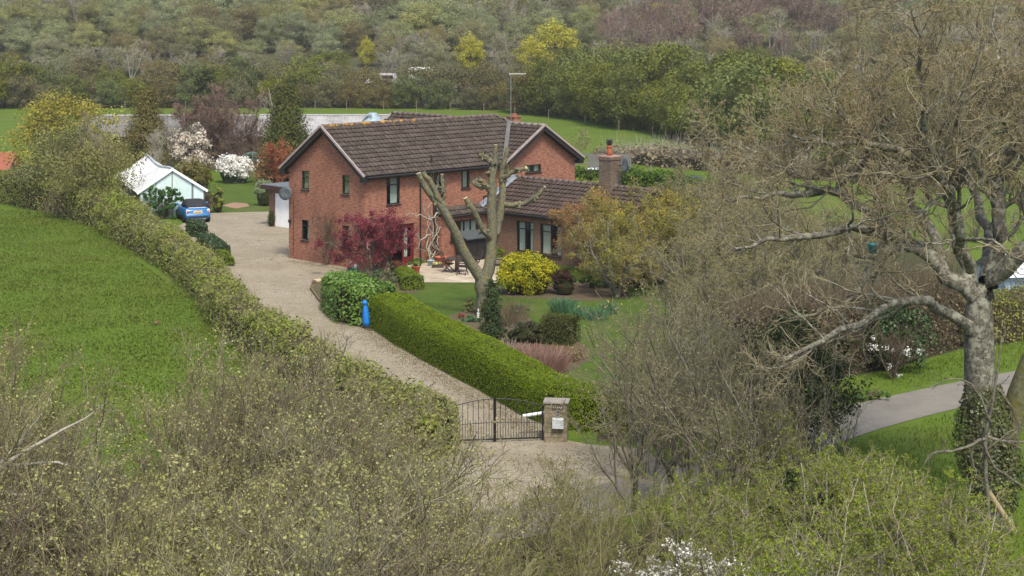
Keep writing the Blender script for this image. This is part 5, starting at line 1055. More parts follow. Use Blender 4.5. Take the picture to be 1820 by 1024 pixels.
# dead stems in the flower bed, daffodils, bulbs and small bed plants
def tuft(name,label,cat,loc,n,h,w,wd,m,seed,lean=.35,fl=None,group=None,mm=None):
    rg=RG(seed); a=rg.uniform(0,6.28,n); rr=rg.uniform(0,1,n)**.6; p=np.stack([np.cos(a)*rr*w/2,np.sin(a)*rr*w/2,0*a],1); d=np.stack([np.cos(a)*rr*lean,np.sin(a)*rr*lean,np.ones(n)],1)+rg.normal(size=(n,3))*.12
    s=Soup(); q,_=grow(p,d,h*rg.uniform(.6,1.15,n),.01,.01,3,.08,-.05,rg); sd_=nrm(np.cross(q[:,1]-q[:,0],rg.normal(size=(n,3)))); V=np.stack([q-sd_[:,None]*wd/2,q+sd_[:,None]*wd/2],2) # n,4,2,3
    idx=np.arange(n)[:,None]*8+np.arange(3)[None]*2; Q=np.stack([idx,idx+1,idx+3,idx+2],-1); s.add(V,Q,np.repeat(rg.uniform(0,1,n),3)); t=thing(name,label,cat,loc,0,group); s.build('leaves',m,t)
    if fl:
        f=Soup(); k_,sz,fm=fl; i=rg.integers(0,n,k_); f.leaves(np.repeat(q[i,-1],4,0)+rg.normal(size=(k_*4,3))*.02,rg.normal(size=(k_*4,3)),sz,.8,rg); f.build('flowers',fm,t)
    return t
L_bulb=leafmat('bulb_leaf',[(.05,.12,.05),(.09,.19,.09),(.14,.26,.14)],1,.3); P_yel=leafmat('daffodil_petal',[(.75,.55,.03),(.8,.65,.1),(.8,.7,.3)])
for x,y,n,h,w,lb,k in ((1000,555,420,.62,.95,'largest blue-green clump of daffodil leaves on the lawn',2),(1033,562,200,.42,.75,'daffodil leaf clump just right of the largest one',2),(1058,568,300,.46,1.0,'wide daffodil leaf clump in the middle of the lawn',1),(1083,558,190,.5,.6,'far right daffodil clump with yellow flowers on the lawn',7)): tuft('daffodil_clump',lb,'plant',G(x,y),n,h,w,.022,L_bulb,int(x),.45,(k,.07,P_yel))
tuft('dry_plant','tangle of pinkish dead stems in the bed beside the hedge','plant',G(938,664),1500,.95,2.7,.016,leafmat('dead_stem',[(.26,.17,.13),(.36,.27,.21),(.24,.10,.08)]),300,.5)
tuft('dry_plant','pale dry stems below the narrow conifer','plant',G(884,640),800,.7,1.8,.014,leafmat('dead_stem2',[(.30,.25,.2),(.4,.34,.28),(.22,.17,.12)]),301,.5)
tuft('dry_plant','red-stemmed dry plant in front of the cube-shaped yew','plant',G(1003,640),500,.5,1.5,.014,leafmat('red_stem',[(.24,.07,.05),(.3,.15,.1),(.16,.14,.05)]),302,.5)
bush('bed_plant','blue-green rosette plant in the flower bed by the statue','plant',G(838,572),(1.0,.6,.25),500,.14,L_bulb,303,.2,.6); bush('bed_plant','upright euphorbia with lime heads left of the statue','plant',G(832,556),(.5,.5,.75),600,.09,leafmat('lime',[(.1,.16,.04),(.3,.34,.08),(.4,.42,.12)]),304,.3,.5)
bush('bed_plant','small red-leaved plant at the front of the flower bed','plant',G(819,566),(.4,.3,.2),200,.1,leafmat('red_leaf',[(.3,.05,.03),(.4,.09,.05),(.3,.12,.06)]),305,.2,.6); bush('bed_plant','low clump with small yellow flowers right of the pollarded tree','plant',G(920,558),(1.2,.8,.45),1100,.1,L_bulb,306,.3,.5,6)
tuft('bed_plant','thin brown seed stems right of the pollarded trunk','plant',G(905,578),260,1.1,1.6,.012,leafmat('brown_stem',[(.14,.08,.05),(.2,.14,.1),(.12,.13,.05)]),307,.35)
bush('ground_plants','low green wild plants at the foot of the lane hedge','ground cover',G(1490,712),(4.5,1.0,.4),3800,.13,leafmat('wild_green',[(.05,.12,.015),(.09,.18,.03),(.14,.22,.06)]),308,.3,.5)
# ---------------- named trees ----------------
def limbpoly(pts,base_z=None):
    """(px,py,dY,r) relative to a distance -> world points"""
    return pts
def limbs(spec,Y0,K=10,wob=.03,seed=0):
    rg=RG(seed); out=[];rad=[]
    for L in spec:
        q=np.array([[*P(x,y,Y0+dy),rr] for x,y,dy,rr in L]); cu=np.concatenate([[0],np.cumsum(np.linalg.norm(np.diff(q[:,:3],axis=0),axis=1))]); s=np.linspace(0,cu[-1],K+1)
        # smooth resample
        w=np.stack([np.interp(s,cu,q[:,i]) for i in range(4)],1); m=w.copy(); m[1:-1]=.25*w[:-2]+.5*w[1:-1]+.25*w[2:]; m[1:-1,:3]+=rg.normal(size=(K-1,3))*wob
        out.append(m[:,:3]);rad.append(m[:,3])
    return np.array(out),np.array(rad)
# --- the big oak ---
OY=47.6; ob=G(1770,955)
trunkS=[[(1775,985,-.2,.66),(1765,930,0,.52),(1752,860,0,.44),(1744,760,0,.40),(1740,640,0,.40),(1738,570,0,.42),(1742,528,0,.42),(1744,505,0,.14)]]
main=[ # pixel x, pixel y, depth offset, radius
 [(1728,605,0,.22),(1703,562,-.3,.2),(1660,537,-.6,.17),(1620,524,-1,.15),(1585,537,-1.3,.13),(1545,560,-1.5,.12),(1500,592,-1.8,.11),(1450,618,-2,.08),(1395,640,-2.2,.05)],
 [(1735,530,0,.27),(1692,492,.2,.23),(1663,455,.4,.21),(1625,440,.5,.18),(1588,434,.4,.15),(1562,455,.2,.12),(1559,482,0,.10),(1535,505,-.2,.08),(1500,540,-.4,.05)],
 [(1612,440,.5,.15),(1592,418,.7,.15),(1562,388,1,.145),(1525,365,1.3,.14),(1488,343,1.6,.13),(1447,340,1.9,.12),(1400,342,2.2,.09),(1345,346,2.5,.06),(1295,360,2.7,.03)],
 [(1595,425,.7,.11),(1560,412,.2,.11),(1514,410,-.2,.11),(1473,404,-.5,.10),(1440,416,-.8,.09),(1395,425,-1.1,.08),(1350,432,-1.3,.06),(1305,442,-1.5,.03)],
 [(1672,462,.4,.16),(1665,432,.6,.16),(1653,403,.8,.15),(1640,377,1,.13),(1611,363,1.2,.12),(1622,335,1.4,.11),(1632,300,1.6,.10),(1640,262,1.9,.09),(1665,215,2.2,.07)],
 [(1722,505,.2,.22),(1710,455,.9,.20),(1700,421,1.4,.19),(1694,388,1.8,.18),(1681,347,2.2,.17),(1659,306,2.6,.15),(1645,265,3,.12),(1600,225,3.3,.09),(1555,190,3.6,.05)],
 [(1752,525,0,.26),(1778,482,-.3,.25),(1811,455,-.6,.24),(1850,420,-.9,.2),(1880,360,-1.2,.15),(1900,290,-1.4,.1),(1910,210,-1.6,.05)],
 [(1762,510,.4,.2),(1770,470,.8,.2),(1775,421,1.1,.2),(1774,347,1.3,.19),(1775,291,1.4,.18),(1796,258,1.4,.17),(1817,248,1.3,.15),(1850,215,1.2,.1),(1870,160,1,.06)],
 [(1815,250,1.3,.13),(1811,202,1.5,.13),(1795,172,1.7,.13),(1774,140,1.9,.11),(1782,105,2,.08),(1760,60,2.2,.05)],
 [(1681,347,2.2,.12),(1715,300,1.6,.11),(1728,250,1.2,.10),(1742,200,1,.08),(1735,140,.8,.06),(1745,70,.6,.03)],
 [(1640,300,1.6,.10),(1590,262,.8,.10),(1545,250,.2,.08),(1500,262,-.3,.07),(1455,250,-.7,.05),(1400,240,-1,.03)],
 [(1659,306,2.6,.1),(1610,270,3,.09),(1570,215,3.5,.08),(1540,160,4,.06),(1525,100,4.4,.03)],
 [(1488,343,1.6,.09),(1500,315,1.2,.08),(1530,300,.6,.07),(1545,270,.1,.06),(1520,225,-.4,.05),(1470,190,-.8,.03)],
 [(1640,265,1.9,.08),(1650,200,1.2,.08),(1632,140,.6,.07),(1640,80,.0,.05),(1620,20,-.4,.03)],
 [(1447,340,1.9,.07),(1420,310,2.2,.06),(1390,285,2.5,.05),(1345,268,2.8,.04),(1295,255,3,.02)],
 [(1725,480,-.8,.14),(1700,430,-2.2,.13),(1690,350,-3.8,.12),(1650,280,-5,.09),(1640,200,-6,.05)],
 [(1750,500,.5,.18),(1760,430,2.5,.16),(1730,350,4.5,.13),(1700,260,6,.09),(1690,150,7,.05)],
 [(1774,330,1.3,.1),(1740,300,.4,.09),(1705,235,-.6,.08),(1690,170,-1.3,.06),(1700,90,-2,.03)],
]
main[0]=[(x,y,d,r_*.82) for x,y,d,r_ in main[0]]; so,ro=limbs(main,OY,12,.06,3); rg=RG(7)
T=Soup(); tp,tr__=limbs(trunkS,OY,12,.01,4); T.tubes(tp,tr__,14); T.tubes(so,ro,9)
# buttress flare
C=Soup()
p,d,L,r_=kids(so,ro,11,.2,1,.85,.25,.46,rg,.42,.02,.25); d=nrm(d+[0,0,.25]); L=np.clip(L,1.6,3.8); a,ar_=grow(p,d,L,r_,r_*.3,8,.22,.06,rg); T.tubes(a,ar_,5)
p,d,L,r_=kids(a,ar_,8,.12,1,.8,.3,.55,rg,.6,.012); b,br_=grow(p,d,L,r_,r_*.4,6,.24,.05,rg); C.tubes(b,br_,4)
p,d,L,r_=kids(b,br_,6,.12,1,.75,.3,.55,rg,.6,.008); c,cr_=grow(p,d,L,r_,r_*.5,4,.25,.05,rg); C.tubes(c,cr_,3)
keep=rg.random(len(c))<np.clip((c[:,-1,2]-5)/5,.3,.85); c2=c[keep];
p,d,L,r_=kids(c2,cr_[keep],5,.2,1,.7,.3,.6,rg,.7,.005); e,er_=grow(p,d,L,r_,r_*.6,2,.2,.03,rg); kk=rg.random(len(e))<np.clip((e[:,-1,2]-5.5)/5,.25,1); e=e[kk]; er_=er_[kk]; C.tubes(e,er_,3)
hi=e[e[:,-1,2]>7.2]; q=along(hi,2,rg,.4); C.leaves(q+rg.normal(size=q.shape)*.02,rg.normal(size=q.shape),.045,.6,rg,mi=1)
L_bud=leafmat('oak_bud',[(.20,.15,.065),(.28,.21,.09),(.31,.26,.13),(.22,.18,.09)],.5,.3)
off=np.array([ob[0],ob[1],0]); 
def shift(S_,o): S_.V=[v-o for v in S_.V]; return S_
oak=thing('oak_tree','huge spreading bare oak with mossy limbs at the right','tree',off)
shift(T,off).build('trunk',B_oak,oak,True); shift(C,off).build('crown',[B_twig,L_bud],oak)
print('oak twigs',len(e),len(c))
# ivy on the oak's foot
I=Soup(); rg=RG(8); n=9000; t_=rg.uniform(0,1,n); a=rg.uniform(0,6.28,n); zz=.4+t_*3.4; cx=np.interp(zz,[0,1.3,3.2,4.6],[tp[0,0,0],tp[0,2,0],tp[0,4,0],tp[0,6,0]]); rr=.42+.28*np.sin(np.clip((zz-.3)/3.4,0,1)*np.pi)*(1+.3*np.sin(a*3+zz*2)); q=np.stack([cx+np.cos(a)*rr*rg.uniform(.9,1.25,n),OY+np.sin(a)*rr*rg.uniform(.9,1.2,n),zz],1); I.leaves(q,np.stack([np.cos(a),np.sin(a),.3+0*a],1),.085,.8,rg,jit=.4)
L_ivy=leafmat('ivy_leaf',[(.035,.05,.012),(.07,.09,.02),(.14,.15,.04),(.09,.085,.03)],1.5,.15,.4,.45)
shift(I,off).build('ivy',L_ivy,oak)
# second leaning trunk
lt_=thing('leaning_tree','thick smooth trunk leaning out of the picture right of the oak','tree',G(1795,800)); sp,sr=limbs([[(1778,850,1.0,.3),(1790,770,.9,.30),(1803,715,.7,.33),(1825,665,.5,.33),(1860,600,.2,.3),(1900,520,0,.26),(1935,400,-.3,.2),(1950,250,-.5,.12)]],OY,12,.02,9); sp[0,0,2]=-.1
rg=RG(12); T=Soup(); T.tubes(sp,sr,12); p,d,L,r_=kids(sp,sr,10,.45,1,.8,.25,.35,rg,.5,.03); a,ar_=grow(p,d,L,r_,r_*.3,7,.2,.08,rg); T.tubes(a,ar_,5); C=Soup(); p,d,L,r_=kids(a,ar_,9,.1,1,.7,.3,.5,rg,.5,.01); b,br_=grow(p,d,L,r_,r_*.4,5,.22,.05,rg); C.tubes(b,br_,3); p,d,L,r_=kids(b,br_,7,.1,1,.7,.3,.5,rg,.6,.006); b,br_=grow(p,d,L,r_,r_*.5,3,.22,.05,rg); C.tubes(b,br_,3)
lo=np.array(G(1795,800)); shift(T,lo).build('trunk',B_moss,lt_,True); shift(C,lo).build('crown',[B_twigd],lt_)
# pale thin branches of a near tree crossing the oak foot
nt_=thing('lichened_sapling','pale lichened young tree with crooked branches in front of the oak foot','tree',(12.3,44.6,0)); lo=np.array([12.3,44.6,0])
sp,sr=limbs([[(1762,1010,0,.06),(1758,930,0,.055),(1752,830,0,.05),(1750,780,-.1,.05),(1760,740,-.2,.05),(1765,700,-.3,.04),(1775,650,-.3,.03),(1780,600,-.2,.015)],[(1752,780,-.1,.05),(1735,785,-.2,.045),(1712,800,-.3,.04),(1690,803,-.4,.03),(1655,800,-.5,.02),(1640,830,-.6,.012)],[(1753,775,-.1,.05),(1768,780,0,.045),(1795,785,0,.04),(1830,785,.1,.03),(1870,800,.2,.02),(1900,790,.2,.01)],[(1748,785,-.1,.04),(1758,810,-.1,.035),(1768,835,-.1,.03),(1790,845,0,.02),(1830,870,0,.015),(1850,880,0,.01)],[(1728,788,-.2,.03),(1726,815,-.2,.03),(1738,840,-.2,.02),(1735,865,-.2,.012),(1720,880,-.2,.01)],[(1760,750,-.2,.04),(1740,700,-.3,.03),(1725,680,-.4,.02),(1690,670,-.5,.015),(1650,690,-.6,.01)],[(1770,690,-.3,.03),(1795,720,-.2,.025),(1812,755,0,.015),(1812,790,0,.01)]],45.0,10,.02,31)
rg=RG(32); T=Soup(); T.tubes(sp,sr,6); p,d,L,r_=kids(sp,sr,8,.2,1,.7,.3,.35,rg,.5,.006); a,ar_=grow(p,d,L,r_,r_*.4,5,.22,0,rg); T.tubes(a,ar_,3); p,d,L,r_=kids(a,ar_,5,.2,1,.7,.3,.5,rg,.6,.004); a,ar_=grow(p,d,L,r_,r_*.4,3,.22,0,rg); C=Soup(); C.tubes(a,ar_,3)
shift(T,lo).build('trunk',B_grey,nt_,True); shift(C,lo).build('crown',[B_twigd],nt_)
# --- pollarded tree in the garden ---
PY=79.5; po=thing('pollarded_tree','hard-pruned lichen-covered tree with stubby limbs on the lawn','tree',(-.95,PY,0)); lo=np.array([-.95,PY,0])
def zp(L): return L
pol=[[(868,585,0,.52),(864,560,0,.42),(861,535,0,.36),(858,510,0,.40),(858,490,0,.36)],
 [(862,505,0,.28),(843,478,-.2,.25),(823,449,-.4,.23),(807,405,-.6,.21),(789,367,-.8,.19),(761,342,-.9,.165),(743,324,-1,.14),(744,308,-1,.13)],
 [(789,367,-.8,.14),(776,346,-.9,.13),(768,328,-1,.12),(758,315,-1,.11),(752,306,-1,.11)],
 [(786,362,-.8,.11),(788,345,-.6,.10),(787,328,-.6,.09),(786,310,-.6,.085)],
 [(860,500,0,.30),(872,475,.1,.27),(877,440,.2,.25),(877,405,.2,.24),(872,367,.2,.22),(873,335,.2,.20),(878,300,.3,.17),(880,275,.3,.13),(881,258,.3,.10)],
 [(877,430,.2,.2),(886,399,.5,.20),(894,370,.6,.19),(892,335,.7,.16),(891,305,.8,.14),(896,280,.8,.11),(903,262,.8,.10)],
 [(872,425,.1,.14),(861,412,-.2,.14),(852,398,-.4,.13),(842,374,-.6,.13),(834,360,-.7,.125),(828,352,-.7,.12)],
 [(894,362,.6,.13),(915,364,.5,.12),(939,361,.3,.11),(952,352,.1,.10),(961,342,0,.09),(968,332,0,.07)],
 [(891,318,.7,.12),(904,308,.6,.11),(920,303,.5,.10),(935,298,.4,.09)],
 [(873,330,.2,.12),(860,332,.1,.11),(848,331,0,.10),(839,324,0,.08)],
 [(874,345,.2,.11),(866,335,.1,.10),(858,322,.1,.09),(846,318,.1,.09),(838,324,.0,.07)],
 [(878,295,.3,.13),(868,281,.2,.11),(861,275,.2,.10),(856,277,.2,.07)],
 [(868,284,.2,.09),(862,280,.2,.08),(853,277,.2,.07)],
 [(892,330,.7,.10),(898,318,.7,.09),(903,308,.7,.08),(904,295,.7,.075)],
 [(872,300,.3,.10),(870,310,.2,.12),(876,320,.2,.12)]]
sp,sr=limbs(pol,PY,9,.035,41); sr*=1.0; sp[0,0,2]=-.05; T=Soup(); T.tubes(sp,sr,12)
rg=RG(42)
# knobbly burrs
q=along(sp[1:],7,rg,.1); bd=nrm(rg.normal(size=q.shape)); bp_,bpr=grow(q,bd,rg.uniform(.12,.34,len(q)),rg.uniform(.05,.11,len(q)),.045,3,.35,0,rg); T.tubes(bp_,bpr,7)
q=np.concatenate([along(sp[1:],16,rg,.55),along(bp_,1,rg,.8)]); sh_,shr=grow(q,nrm(rg.normal(size=q.shape)+[0,0,.7]),rg.uniform(.15,.6,len(q)),.008,.004,3,.15,.05,rg); T.tubes(sh_,shr,3)
B_pol=bark('bark_lichen',(.185,.185,.13),(.05,.045,.032),(.20,.165,.05),17,sp=.6)
ends=Soup()
for i in (1,2,3,4,5,6,7,8,11):
    e1=sp[i,-1]; dd=nrm(sp[i,-1]-sp[i,-2]); k=12; u=nrm(np.cross(dd,[.3,.5,.81])); v=np.cross(dd,u); th=np.arange(k)*2*np.pi/k; ring=e1+dd*.01+sr[i,-1]*(np.cos(th)[:,None]*u+np.sin(th)[:,None]*v); 
    V=np.concatenate([[e1+dd*.015],ring]); Q=np.array([[0,1+(2*j),1+(2*j+1),1+(2*j+2)%k] for j in range(k//2)]); ends.add(V,Q,.5)
shift(T,lo).build('trunk',B_pol,po,True); shift(ends,lo).build('cut_ends',mat('sawn_wood',(.55,.47,.30),(.42,.36,.22),9),po)
# --- Japanese maple ---
def fancy(name,label,loc,stems,lv,leaf,tm,cms,seed,thick=2):
    T,C,_=woody(stems,lv,RG(seed),leaf,thick,6); return put(name,label,'tree',loc,T,C,tm,cms)
def radial(rng,n,h,spread,r0,K=6,wd=.12,up=.0,lo=.0): 
    a=np.arange(n)*2*np.pi/n+rng.uniform(-.4,.4,n); el=rng.uniform(lo,spread,n); d=np.stack([np.cos(a)*np.sin(el),np.sin(a)*np.sin(el),np.cos(el)],1); return grow(np.zeros((n,3))+rng.normal(size=(n,3))*[.06,.06,0],d,h*rng.uniform(.8,1.1,n),r0,r0*.3,K,wd,up,rng)
L_map=leafmat('maple_leaf',[(.14,.022,.035),(.24,.045,.06),(.34,.09,.11),(.20,.05,.065)],1.0,.35,cl=.4)
fancy('japanese_maple','purple-red leafed Japanese maple in front of the house',G(668,492),radial(RG(51),9,3.3,.85,.06),[(7,.25,1,.8,.55,.6,5,.15,-.02,.015),(6,.15,1,.7,.5,.6,4,.18,.0,.007),(5,.2,1,.7,.5,.6,2,.15,0,.004)],(11,.085,.6,.08),B_grey,[B_grey,L_map],52)
# wisteria on the wall
ws=thing('wall_climber','bare pale climber stems trained up the house wall beside the downpipe','climber',tuple(TT(4.5,-.35,0))); rg=RG(53); stp=[]
for i in range(5):
    a=[np.array((0,0,0.))]; 
    x=rg.uniform(-.1,.1); 
    for j in range(12): a.append(a[-1]+np.array([rg.normal()*.16,rg.normal()*.03,.27]))
    stp.append(a)
for side in (-1,1,-1):
    a=[np.array((0,0,rg.uniform(1.4,2.6)))]
    for j in range(12): a.append(a[-1]+np.array([side*.17,rg.normal()*.02,rg.normal()*.1+.03]))
    stp.append(a)
stp=np.array(stp); stp[...,1]=np.clip(stp[...,1],-.15,.1); rd=np.linspace(.045,.012,13)[None].repeat(len(stp),0); T=Soup(); T.tubes(stp,rd,5); p,d,L,r_=kids(stp,rd,7,.1,1,.8,.2,.22,rg,.5,.008); d[:,1]*=.15; a,ar_=grow(p,d,L,r_,r_*.5,4,.15,0,rg); T.tubes(a,ar_,3); T.build('stems',B_pale,ws,True); ws.rotation_euler=(0,0,HR)
# --- garden trees right of the house ---
L_ylg=leafmat('yellow_green_leaf',[(.16,.17,.025),(.28,.265,.03),(.38,.34,.045),(.30,.16,.055)],.55,.3,cl=.5)
L_yor=leafmat('copper_leaf',[(.26,.12,.04),(.33,.17,.06),(.30,.26,.05),(.32,.11,.05)],.6,.3)
gl=[(9,.2,1,.8,.6,.5,6,.2,.02,.018),(8,.12,1,.75,.55,.5,5,.22,.02,.009),(7,.12,1,.7,.55,.6,3,.2,.02,.005)]
fancy('garden_tree','yellow-green leafed garden tree in front of the wing chimney',(5.2,88.0,0),radial(RG(61),6,4.3,.85,.10,7,.14,.04),gl,(4,.085,.65,.09),B_grey,[B_twig,L_ylg],62)
fancy('garden_tree','copper-tinted young tree against the wing roof',(4.4,92.0,0),radial(RG(63),6,3.7,.6,.08,7,.12,.03),gl,(4,.085,.65,.09),B_grey,[B_twig,L_yor],64)
fancy('garden_tree','lichened apple tree with low branches before the wing windows',(5.0,84.5,0),radial(RG(65),6,3.4,1.05,.11,7,.16,.06,.3),gl,(3,.07,.65,.06),B_grey,[B_twig,L_ylg],66)
gts=[o for o in S.objects if o.name.startswith('garden_tree') and o.parent is None]
gts[0].scale=(1.15,1.15,1.05); dup(gts[0],(7.9,91.5,0),2.0,1.02,'yellow-green garden tree screening the far end of the wing'); dup(gts[2],(6.6,87.5,0),4.0,1.0,'lichened garden tree right of the yellow-green one in front of the chimney')
# bare trees between garden and lane
bare=[(8,.2,1,.75,.6,.55,6,.2,.05,.02),(8,.12,1,.7,.55,.55,5,.22,.05,.01),(6,.12,1,.7,.5,.6,3,.22,.04,.007)]
L_olb=leafmat('olive_bud',[(.14,.16,.035),(.20,.21,.05),(.27,.27,.09),(.19,.15,.06)],.5,.3)
Bp=[]
for i in range(3):
    T,C,_=woody(radial(RG(70+i),7,4.6,.8,.10,7,.14,.05),bare,RG(73+i),(2,.075,.65,.06),2,5); Bp.append(put('bare_tree','','tree',(0,0,-60),T,C,B_grey,[B_twig,L_olb]))
tr=RG(77); spots=[(8.3,92,.95),(11.3,95,1.0),(14.4,98,.9),(9.6,84,.95),(12.8,87,.9),(16.2,90,.9),(8.2,76,.85),(11,79,.85),(14.2,82,.85),(19.0,95,.8),(21.5,102,.85),(24.5,97,.8),(17.5,104,.9),(22,88,.7),(27.5,104,.8),(10.5,102,.8),(7.8,70,.7),(13,106,.8),(9.8,72.5,.75),(17.8,84,.75),(12.6,74,.7)]
lbs=['bare olive-brown tree just right of the garden trees','second bare tree right of the garden trees','bare tree in the middle of the copse, far side','bare tree at the lawn edge of the copse','bare tree in the heart of the copse','bare tree just left of the oak limbs']
for i,(x,y,s_) in enumerate(spots):
    o=Bp[i%3] if i<3 else dup(Bp[i%3],(0,0,0)); o.location=(x,y,0); o.rotation_euler=(0,0,float(tr.uniform(0,6.28))); s_=s_*(.45 if x>17 else .8 if x>15.5 else 1); o.scale=(s_*1.05,s_*1.05,s_*tr.uniform(.9,1.05)); o['label']='bare olive-brown tree in the copse between the garden and the lane'; o['group']='bare trees of the copse'
# left: yellow-green tree, grey-green trees, purple tree, red shrub
def cl(name,label,loc,h,w,n,size,low,ntw,seed,tm,cms,**k): T,C=cloudtree(RG(seed),h,w,n,size,low,ntw,**k); return put(name,label,'tree',loc,T,C,tm,cms)
L_ygl=leafmat('gold_tree_leaf',[(.19,.18,.03),(.30,.275,.045),(.40,.36,.07),(.27,.22,.05)],.5,.3)
cl('golden_tree','large yellow-green tree at the left edge above the field',(-33.6,131,0),7.9,8.6,16000,.17,.1,8,201,B_twigd,[B_twig,L_ygl])
cl('grey_green_tree','grey-green twiggy tree below the yellow-green one',(-30.2,122,0),6.3,8.0,11000,.14,.03,20,202,B_grey,[B_twig,leafmat('greygreen',[(.11,.13,.045),(.17,.19,.065),(.22,.24,.09),(.2,.17,.09)],.5,.3)],twr=.014)
cl('grey_green_tree','olive twiggy tree overhanging the glasshouse roof',(-27.9,115.5,0),6.2,7.6,11000,.13,.03,20,203,B_grey,[B_twig,leafmat('olivegreen',[(.13,.14,.04),(.20,.20,.055),(.26,.26,.085),(.22,.18,.09)],.5,.3)],twr=.014)
cl('field_edge_shrub','bright green thorn bush at the pasture edge below the glasshouse',(-24.0,107.5,0),2.6,3.8,4200,.13,.0,10,204,B_grey,[B_twig,L_fh],twr=.01)
cl('bramble_bush','brown bare bramble mound at the pasture edge',(-29.6,116.0,0),2.2,4.0,1200,.13,.0,22,205,B_twigd,[B_bram if 'B_bram' in globals() else B_twigd,L_bram],twr=.01,stems=3)
T,C,_=woody(radial(RG(206),13,5.6,1.15,.075,8,.10,.06),[(11,.15,1,.6,.55,.55,6,.14,.06,.013),(10,.12,1,.6,.55,.55,5,.18,.05,.011),(10,.12,1,.6,.5,.6,3,.16,.03,.009)],RG(207),(2,.10,.6,.05),2,6); put('purple_tree','wide purple-brown bare tree behind the white blossom','tree',(-25.4,149.5,0),T,C,B_purple,[B_purple,leafmat('purple_haze',[(.17,.09,.075),(.22,.13,.11),(.2,.16,.1)])])
cl('red_shrub','orange-red stemmed shrub beside the arbour',(-18.1,136.3,0),3.6,3.6,2200,.12,.05,30,207,B_red,[B_red,leafmat('redbud',[(.30,.09,.05),(.36,.14,.07),(.28,.16,.07)])],stems=5,twr=.014)
cl('dead_tree','pale bare whippy tree in front of the cypress',(-28.6,141,0),4.6,2.4,0,.1,.1,16,208,B_pale,[B_pale],stems=3,twr=.01,trunkr=.05)
cl('dead_snag','pale dead branches rising behind the large conifer',(-20.3,158,0),7.9,2.2,0,.1,.1,3,209,B_pale,[B_pale],stems=2,twr=.015,trunkr=.1)
cl('field_sapling','thin pale green sapling in the field right of the gable',(6.3,160,0),2.8,2.6,700,.12,.2,10,210,B_twig,[B_twig,L_pale],twr=.008,trunkr=.03)
# ---------------- near thicket ----------------
sal=[(9,.15,1,.6,.5,.6,5,.18,.07,.010),(7,.2,1,.65,.5,.6,4,.18,.07,.0055),(3,.25,1,.6,.6,.7,2,.16,.05,.004)]
L_cat=leafmat('catkin',[(.246,.254,.066),(.377,.369,.123),(.492,.476,.230),(.279,.271,.090)],.7,.35,cl=.5)
B_sal=bark('sallow_twig',(.192,.174,.081),(.126,.107,.052),(.266,.244,.133),2.5,.5)
B_sal2=bark('sallow_brown',(.148,.118,.078),(.096,.074,.048),(.200,.163,.111),2.5,.5); B_sal3=bark('sallow_grey',(.202,.191,.115),(.130,.119,.072),(.281,.266,.180),2.5,.5)
def sallow(seed,nst=15,h=4.2,spread=.5,leaf=(1,.05,.75,.015),lv=sal,r0=.032): return shrubby(RG(seed),nst,h,spread,lv,leaf,r0,7,.14,.09,.5)
SP=[]
for i in range(4):
    T,C,_=sallow(400+i,[16,13,9,13][i],4.2,[.5,.6,.7,.45][i],[(2,.05,.75,.02),(1,.035,.75,.015),(3,.05,.75,.025),(2,.05,.75,.02)][i]); SP.append(put('sallow_bush','','shrub',(0,0,-70),T,C,B_sal,[[B_sal,B_sal2,B_sal,B_sal3][i],L_cat]))
sr_=RG(410); n_=0; SZ=[ztop(o) for o in SP]
def topat(px): return np.interp(px,[-200,0,60,110,200,300,360,400,500,560,620,700,760,800,830,900],[590,615,700,790,805,815,795,685,650,668,715,800,870,930,970,1000])
pos=[]
for Yv in np.arange(31.5,52.5,2.1):
    x=-.32*Yv-1; 
    while x<.0*Yv:
        pos.append((x+sr_.uniform(-.5,.5),Yv+sr_.uniform(-.7,.7))); x+=sr_.uniform(1.6,2.7)
for (x,y) in pos:
    px=CX+x*F/y
    if px>800 or (y>45.5 and px<375): continue
    if lanedist(np.array([[x,y]]))[0]<1.4 and px>560: pass
    zt=H-(topat(px)-YH)*y/F; h=min(zt*(1.12 if px>375 else .98),5.6)*sr_.uniform(.78,1.08)
    if h<1.2: continue
    i=n_ if n_<4 else sr_.integers(4); s_=h/(SZ[i]*.86); o=None
    if o is None: o=SP[n_] if n_<4 else dup(SP[i],(0,0,0))
    o.location=(x,y,0); o.rotation_euler=(0,0,float(sr_.uniform(0,6.28))); o.scale=(s_*1.15,s_*1.15,s_); n_+=1
    o['label']='grey-brown sallow bush with pale yellow catkins in the near thicket'; o['group']='sallow bushes of the near thicket'
print('sallows',n_)
# tall catkin sallow at the far left edge
T,C,_=sallow(430,9,5.0,.35); put('sallow_tree','tallest catkin-covered sallow at the far left edge','shrub',(-11.7,37.5,0),T,C,B_sal,[B_sal,L_cat])
# pale crooked branches in the left foreground
def crook(name,label,spec,Y0,loc,seed,tm,cm,leaf=None,nk=8):
    sp,sr=limbs(spec,Y0,9,.02,seed); rg=RG(seed); T=Soup(); T.tubes(sp,sr,6); p,d,L,r_=kids(sp,sr,nk,.25,1,.6,.25,.4,rg,.5,.008); a,ar_=grow(p,d,L,r_,r_*.4,5,.15,.08,rg); C=Soup(); C.tubes(a,ar_,3); p,d,L,r_=kids(a,ar_,6,.2,1,.6,.3,.5,rg,.6,.005); b,br_=grow(p,d,L,r_,r_*.5,3,.15,.06,rg); C.tubes(b,br_,3)
    if leaf: q=along(b,2,rg); C.leaves(q,rg.normal(size=q.shape),leaf[1],.7,rg,mi=1)
    lo=np.array([loc[0],loc[1],0]); t=thing(name,label,'tree',lo); shift(T,lo).build('trunk',tm,t,True); shift(C,lo).build('crown',[cm,leaf[0]] if leaf else [cm],t)
